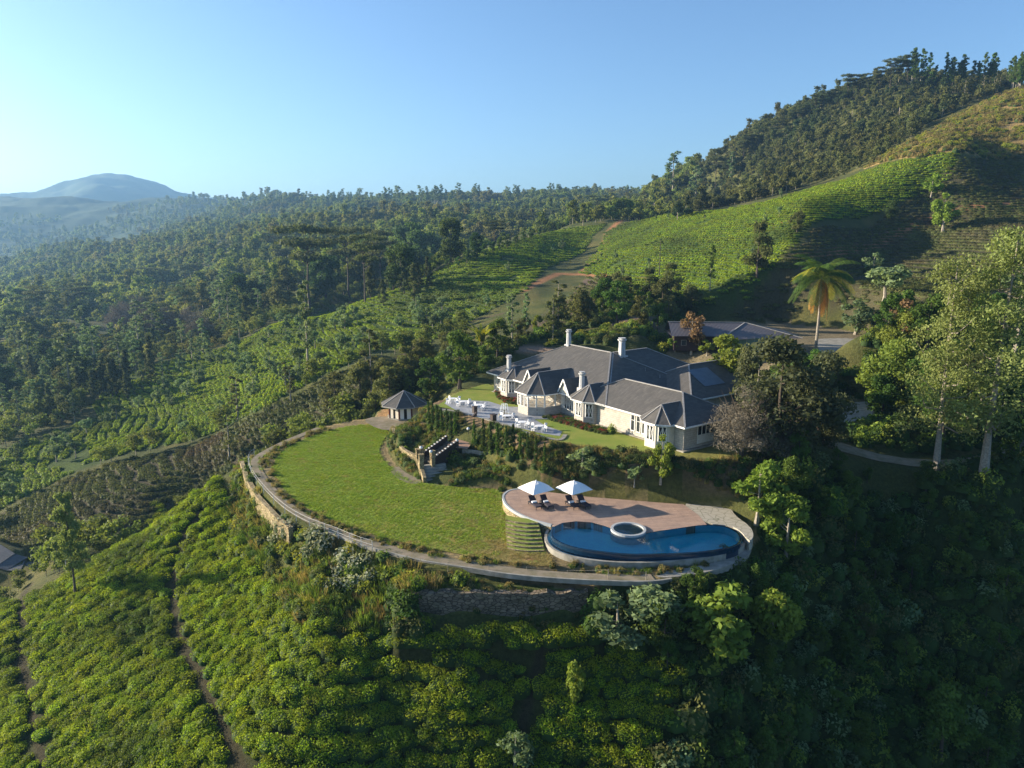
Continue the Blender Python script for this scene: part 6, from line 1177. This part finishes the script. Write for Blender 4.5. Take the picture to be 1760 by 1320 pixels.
for i in range(26): 
    t = i / 26 * (len(HEDGE) - 1); a = HEDGE[int(t)]; b_ = HEDGE[min(int(t) + 1, len(HEDGE) - 1)]; f = t - int(t); tree('leafy_tree', a[0] * (1 - f) + b_[0] * f, a[1] * (1 - f) + b_[1] * f + 3, rnd.uniform(4, 7.5), 'round green tree in the hedge line on the tea spur crest', 'hedge-line trees on the spur crest')
for i in range(22): tree('conical_tree', *[c + rnd.uniform(-14, 14) for c in hit(rnd.uniform(580, 760), rnd.uniform(478, 512), rmin=140)[:2]], rnd.uniform(9, 20), 'dark conical tree in the clump behind the spur', 'dark clump behind the spur')
# --- far woods: the nearest as individuals, the mass beyond as one object each
def wood(nm, P, sp, meshes, lb, grp, nind, rmax, smin=.7, smax=1.3, ban=[], lbs=None, thr=-.28, fs=60.):
    x, y = fill(P, sp); r = np.hypot(x, y); k = framed(x, y, 60) & (r < rmax) & (fbm(x / fs, y / fs, 3) > thr)
    for B in ban: k &= ~inpoly(x, y, B)
    x, y = x[k], y[k]; z = gz(x, y); n_ = len(x); s_ = (smin + (smax - smin) * npr.random(n_) ** 1.6) * np.clip(1 + 1.2 * fbm(x / 40, y / 40, 3), .6, 1.5); rz_ = npr.uniform(0, 6.28, n_); o_ = np.argsort(np.hypot(x, y)); print(nm, n_)
    for q, i in enumerate(o_[:nind]): o = obj(nm, meshes[q % len(meshes)]); o.location = (x[i], y[i], z[i] - .3); o.scale = (s_[i],) * 3; o.rotation_euler.z = rz_[i]; tag(o, lb, 'tree', grp)
    i = o_[nind:]; stuff('far_wood' if 'hill' not in grp else 'hill_wood', np.stack([x[i], y[i], z[i] - .3], -1), np.stack([0 * i, 0 * i, rz_[i]], -1), np.stack([s_[i]] * 3, -1), meshes, lbs, 'wood')
W1 = sect(-80, 1190, 330 * S, 1250 * S)
wood('valley_tree', W1, 8.2, FAR_A + FAR_B + FAR_B, 'tree in the hazy wood across the left valley, nearest part', 'nearest trees of the left valley wood', 295, 1250 * S, ban=[TEA_SPUR, TEA_R, TEA_LEFT2], lbs='hazy wood covering the slopes across the valley', thr=-.09, smin=.4, smax=1.45, fs=38.)
LOWK = P_far('low_tree', 'far leaf', 6, 3.0, 10, 60, .30, 581, 4); W0 = sect(-120, 800, 88 * S, 332 * S)
x, y = fill(W0, 5.0); k = framed(x, y, 60) & (fbm(x / 30, y / 30, 3) > -.2)
for B_ in (TEA_SPUR, TEA_LEFT, TEA_LEFT2, TEA_DARK, NEAR_TEA, TERR, BASE, GAZ, smooth_poly(BASE), WILD): k &= ~inpoly(x, y, B_) & ~(pdist(x, y, B_) < 1.5)
k &= pdist(x, y, [p[:2] for p in ROAD2], False) > 5; k &= ~inpoly(x, y, sect(740, 1000, 88 * S, 140 * S))
x, y = x[k], y[k]; n_ = len(x); s_ = npr.uniform(.35, 1.15, n_); print('valley scrub', n_)
stuff('valley_scrub', np.stack([x, y, gz(x, y) - .2], -1), np.stack([0 * x, 0 * x, npr.uniform(0, 6, n_)], -1), np.stack([s_] * 3, -1), LOWK, 'low trees and scrub filling the left valley between the tea fields', 'scrub')
W2 = sect(-80, 1200, 1250 * S, 2000 * S); wood('x', W2, 26, FAR_B + FAR_A, '', '', 0, 3400, 1.0, 1.8, lbs='distant hazy woods on the far ridges', thr=-.1, fs=200.)
HW = hits([(1200,395),(1150,358),(1190,348),(1250,303),(1290,273),(1340,238),(1420,198),(1480,168),(1560,143),(1640,155),(1700,151),(1790,153)]); HWP = [(p[0] * 1.14 - 10, p[1] * 1.14) for p in HW] + [p[:2] for p in hits([(1790,142),(1700,168),(1640,192),(1600,214),(1555,245),(1500,283),(1400,316),(1320,341),(1240,356)])]
wood('hill_tree', HWP, 4.6, HILL_A + HILL_B + HILL_B, 'tree in the olive wood covering the right hill', 'nearest trees of the right hill wood', 295, 5000, .3, .95, lbs='olive wood covering the right hill', thr=-.5)
# skyline trees
def sky_row(L, kind, h0, h1, n_, lb, grp, sd, rmin, wide=1.):
    g = random.Random(sd)
    for i in range(n_):
        t = g.random() * (len(L) - 1); a, b_ = L[int(t)], L[int(t) + 1]; f = t - int(t); p = hit(a[0] * (1 - f) + b_[0] * f, a[1] * (1 - f) + b_[1] * f, rmin=rmin)
        if p: tree(kind, p[0], p[1], g.uniform(h0, h1), lb, grp, z=p[2] - .5, wide=wide)
sky_row([(1240,310),(1300,262),(1340,236),(1420,195),(1480,166),(1560,142)], 'umbrella_tree', 10, 20, 34, 'dark flat-crowned tree on the skyline of the right hill', 'skyline trees on the right hill', 21, 300, .7)
sky_row([(1560,146),(1640,158),(1700,154),(1760,155)], 'slender_tree', 14, 24, 36, 'tall slender tree on the crest of the right hill', 'slender trees on the right hill crest', 22, 300, .9); sky_row([(1600,190),(1660,172),(1750,150)], 'wispy_tree', 9, 15, 26, 'dry feathery tree below the crest of the right hill', 'feathery trees near the right hill crest', 23, 280, 1.1)
sky_row([(560,356),(600,352),(680,353),(760,352),(860,349)], 'eucalyptus', 14, 34, 50, 'tall tree on the left part of the far skyline ridge', 'left skyline ridge trees', 24, 500, 1.3); sky_row([(860,349),(940,344),(1020,340),(1110,343)], 'eucalyptus', 12, 28, 44, 'tall tree on the right part of the far skyline ridge', 'right skyline ridge trees', 25, 500, 1.2)
sky_row([(1040,365),(1100,352),(1180,362),(1230,350)], 'olive_tree', 8, 16, 24, 'olive tree where the ridge meets the wooded hill', 'trees at the foot of the wooded hill', 26, 300); sky_row([(400,350),(430,345),(455,341),(500,346),(520,347)], 'umbrella_tree', 14, 20, 12, 'tiny lone tree on the distant conical hill', 'tiny trees on the distant hill', 27, 900, .6)
# utility pole by the lower road
p = hit(115, 985, rmin=60) or ROAD2[2]; e = empty('utility_pole', (p[0], p[1], p[2]), 0, 'slim white roadside pole at the lower left', 'pole'); MB().cyl(0, 0, 0, 2.2, .07, .06, 6).build('shaft', 'white paint', e); MB().bar((-.4, 0, 2.1), (.4, 0, 2.1), .05, .05).build('crossbar', 'white paint', e)
p = hit(1133, 478, rmin=100); e = empty('utility_pole', (p[0], p[1], p[2]), .3, 'tall dark utility pole on the sunlit tea hill', 'pole'); MB().cyl(0, 0, 0, 12, .16, .10, 6).build('shaft', 'bark dark', e); MB().bar((-1, 0, 11.3), (1, 0, 11.3), .12, .12).build('crossbar', 'bark dark', e)
# ------------------------------------------------------------------ air
hb = MB().box(-5600, 5600, -60, 6200, float(GZ.min()) - 1, float(GZ.max()) + 8); hz = hb.build('haze', []) if False else None
me = bpy.data.meshes.new('haze'); me.from_pydata(hb.v, [], hb.f); mh = bpy.data.materials.new('haze air'); mh.use_nodes = True; N = mh.node_tree; N.nodes.clear(); o_ = N.nodes.new('ShaderNodeOutputMaterial'); pv = N.nodes.new('ShaderNodeVolumePrincipled')
pv.inputs['Color'].default_value = (.24, .46, .76, 1); pv.inputs['Density'].default_value = 1.5e-4; pv.inputs['Anisotropy'].default_value = .3; N.links.new(pv.outputs[0], o_.inputs['Volume']); me.materials.append(mh); hz = obj('haze', me); hz['kind'] = 'stuff'
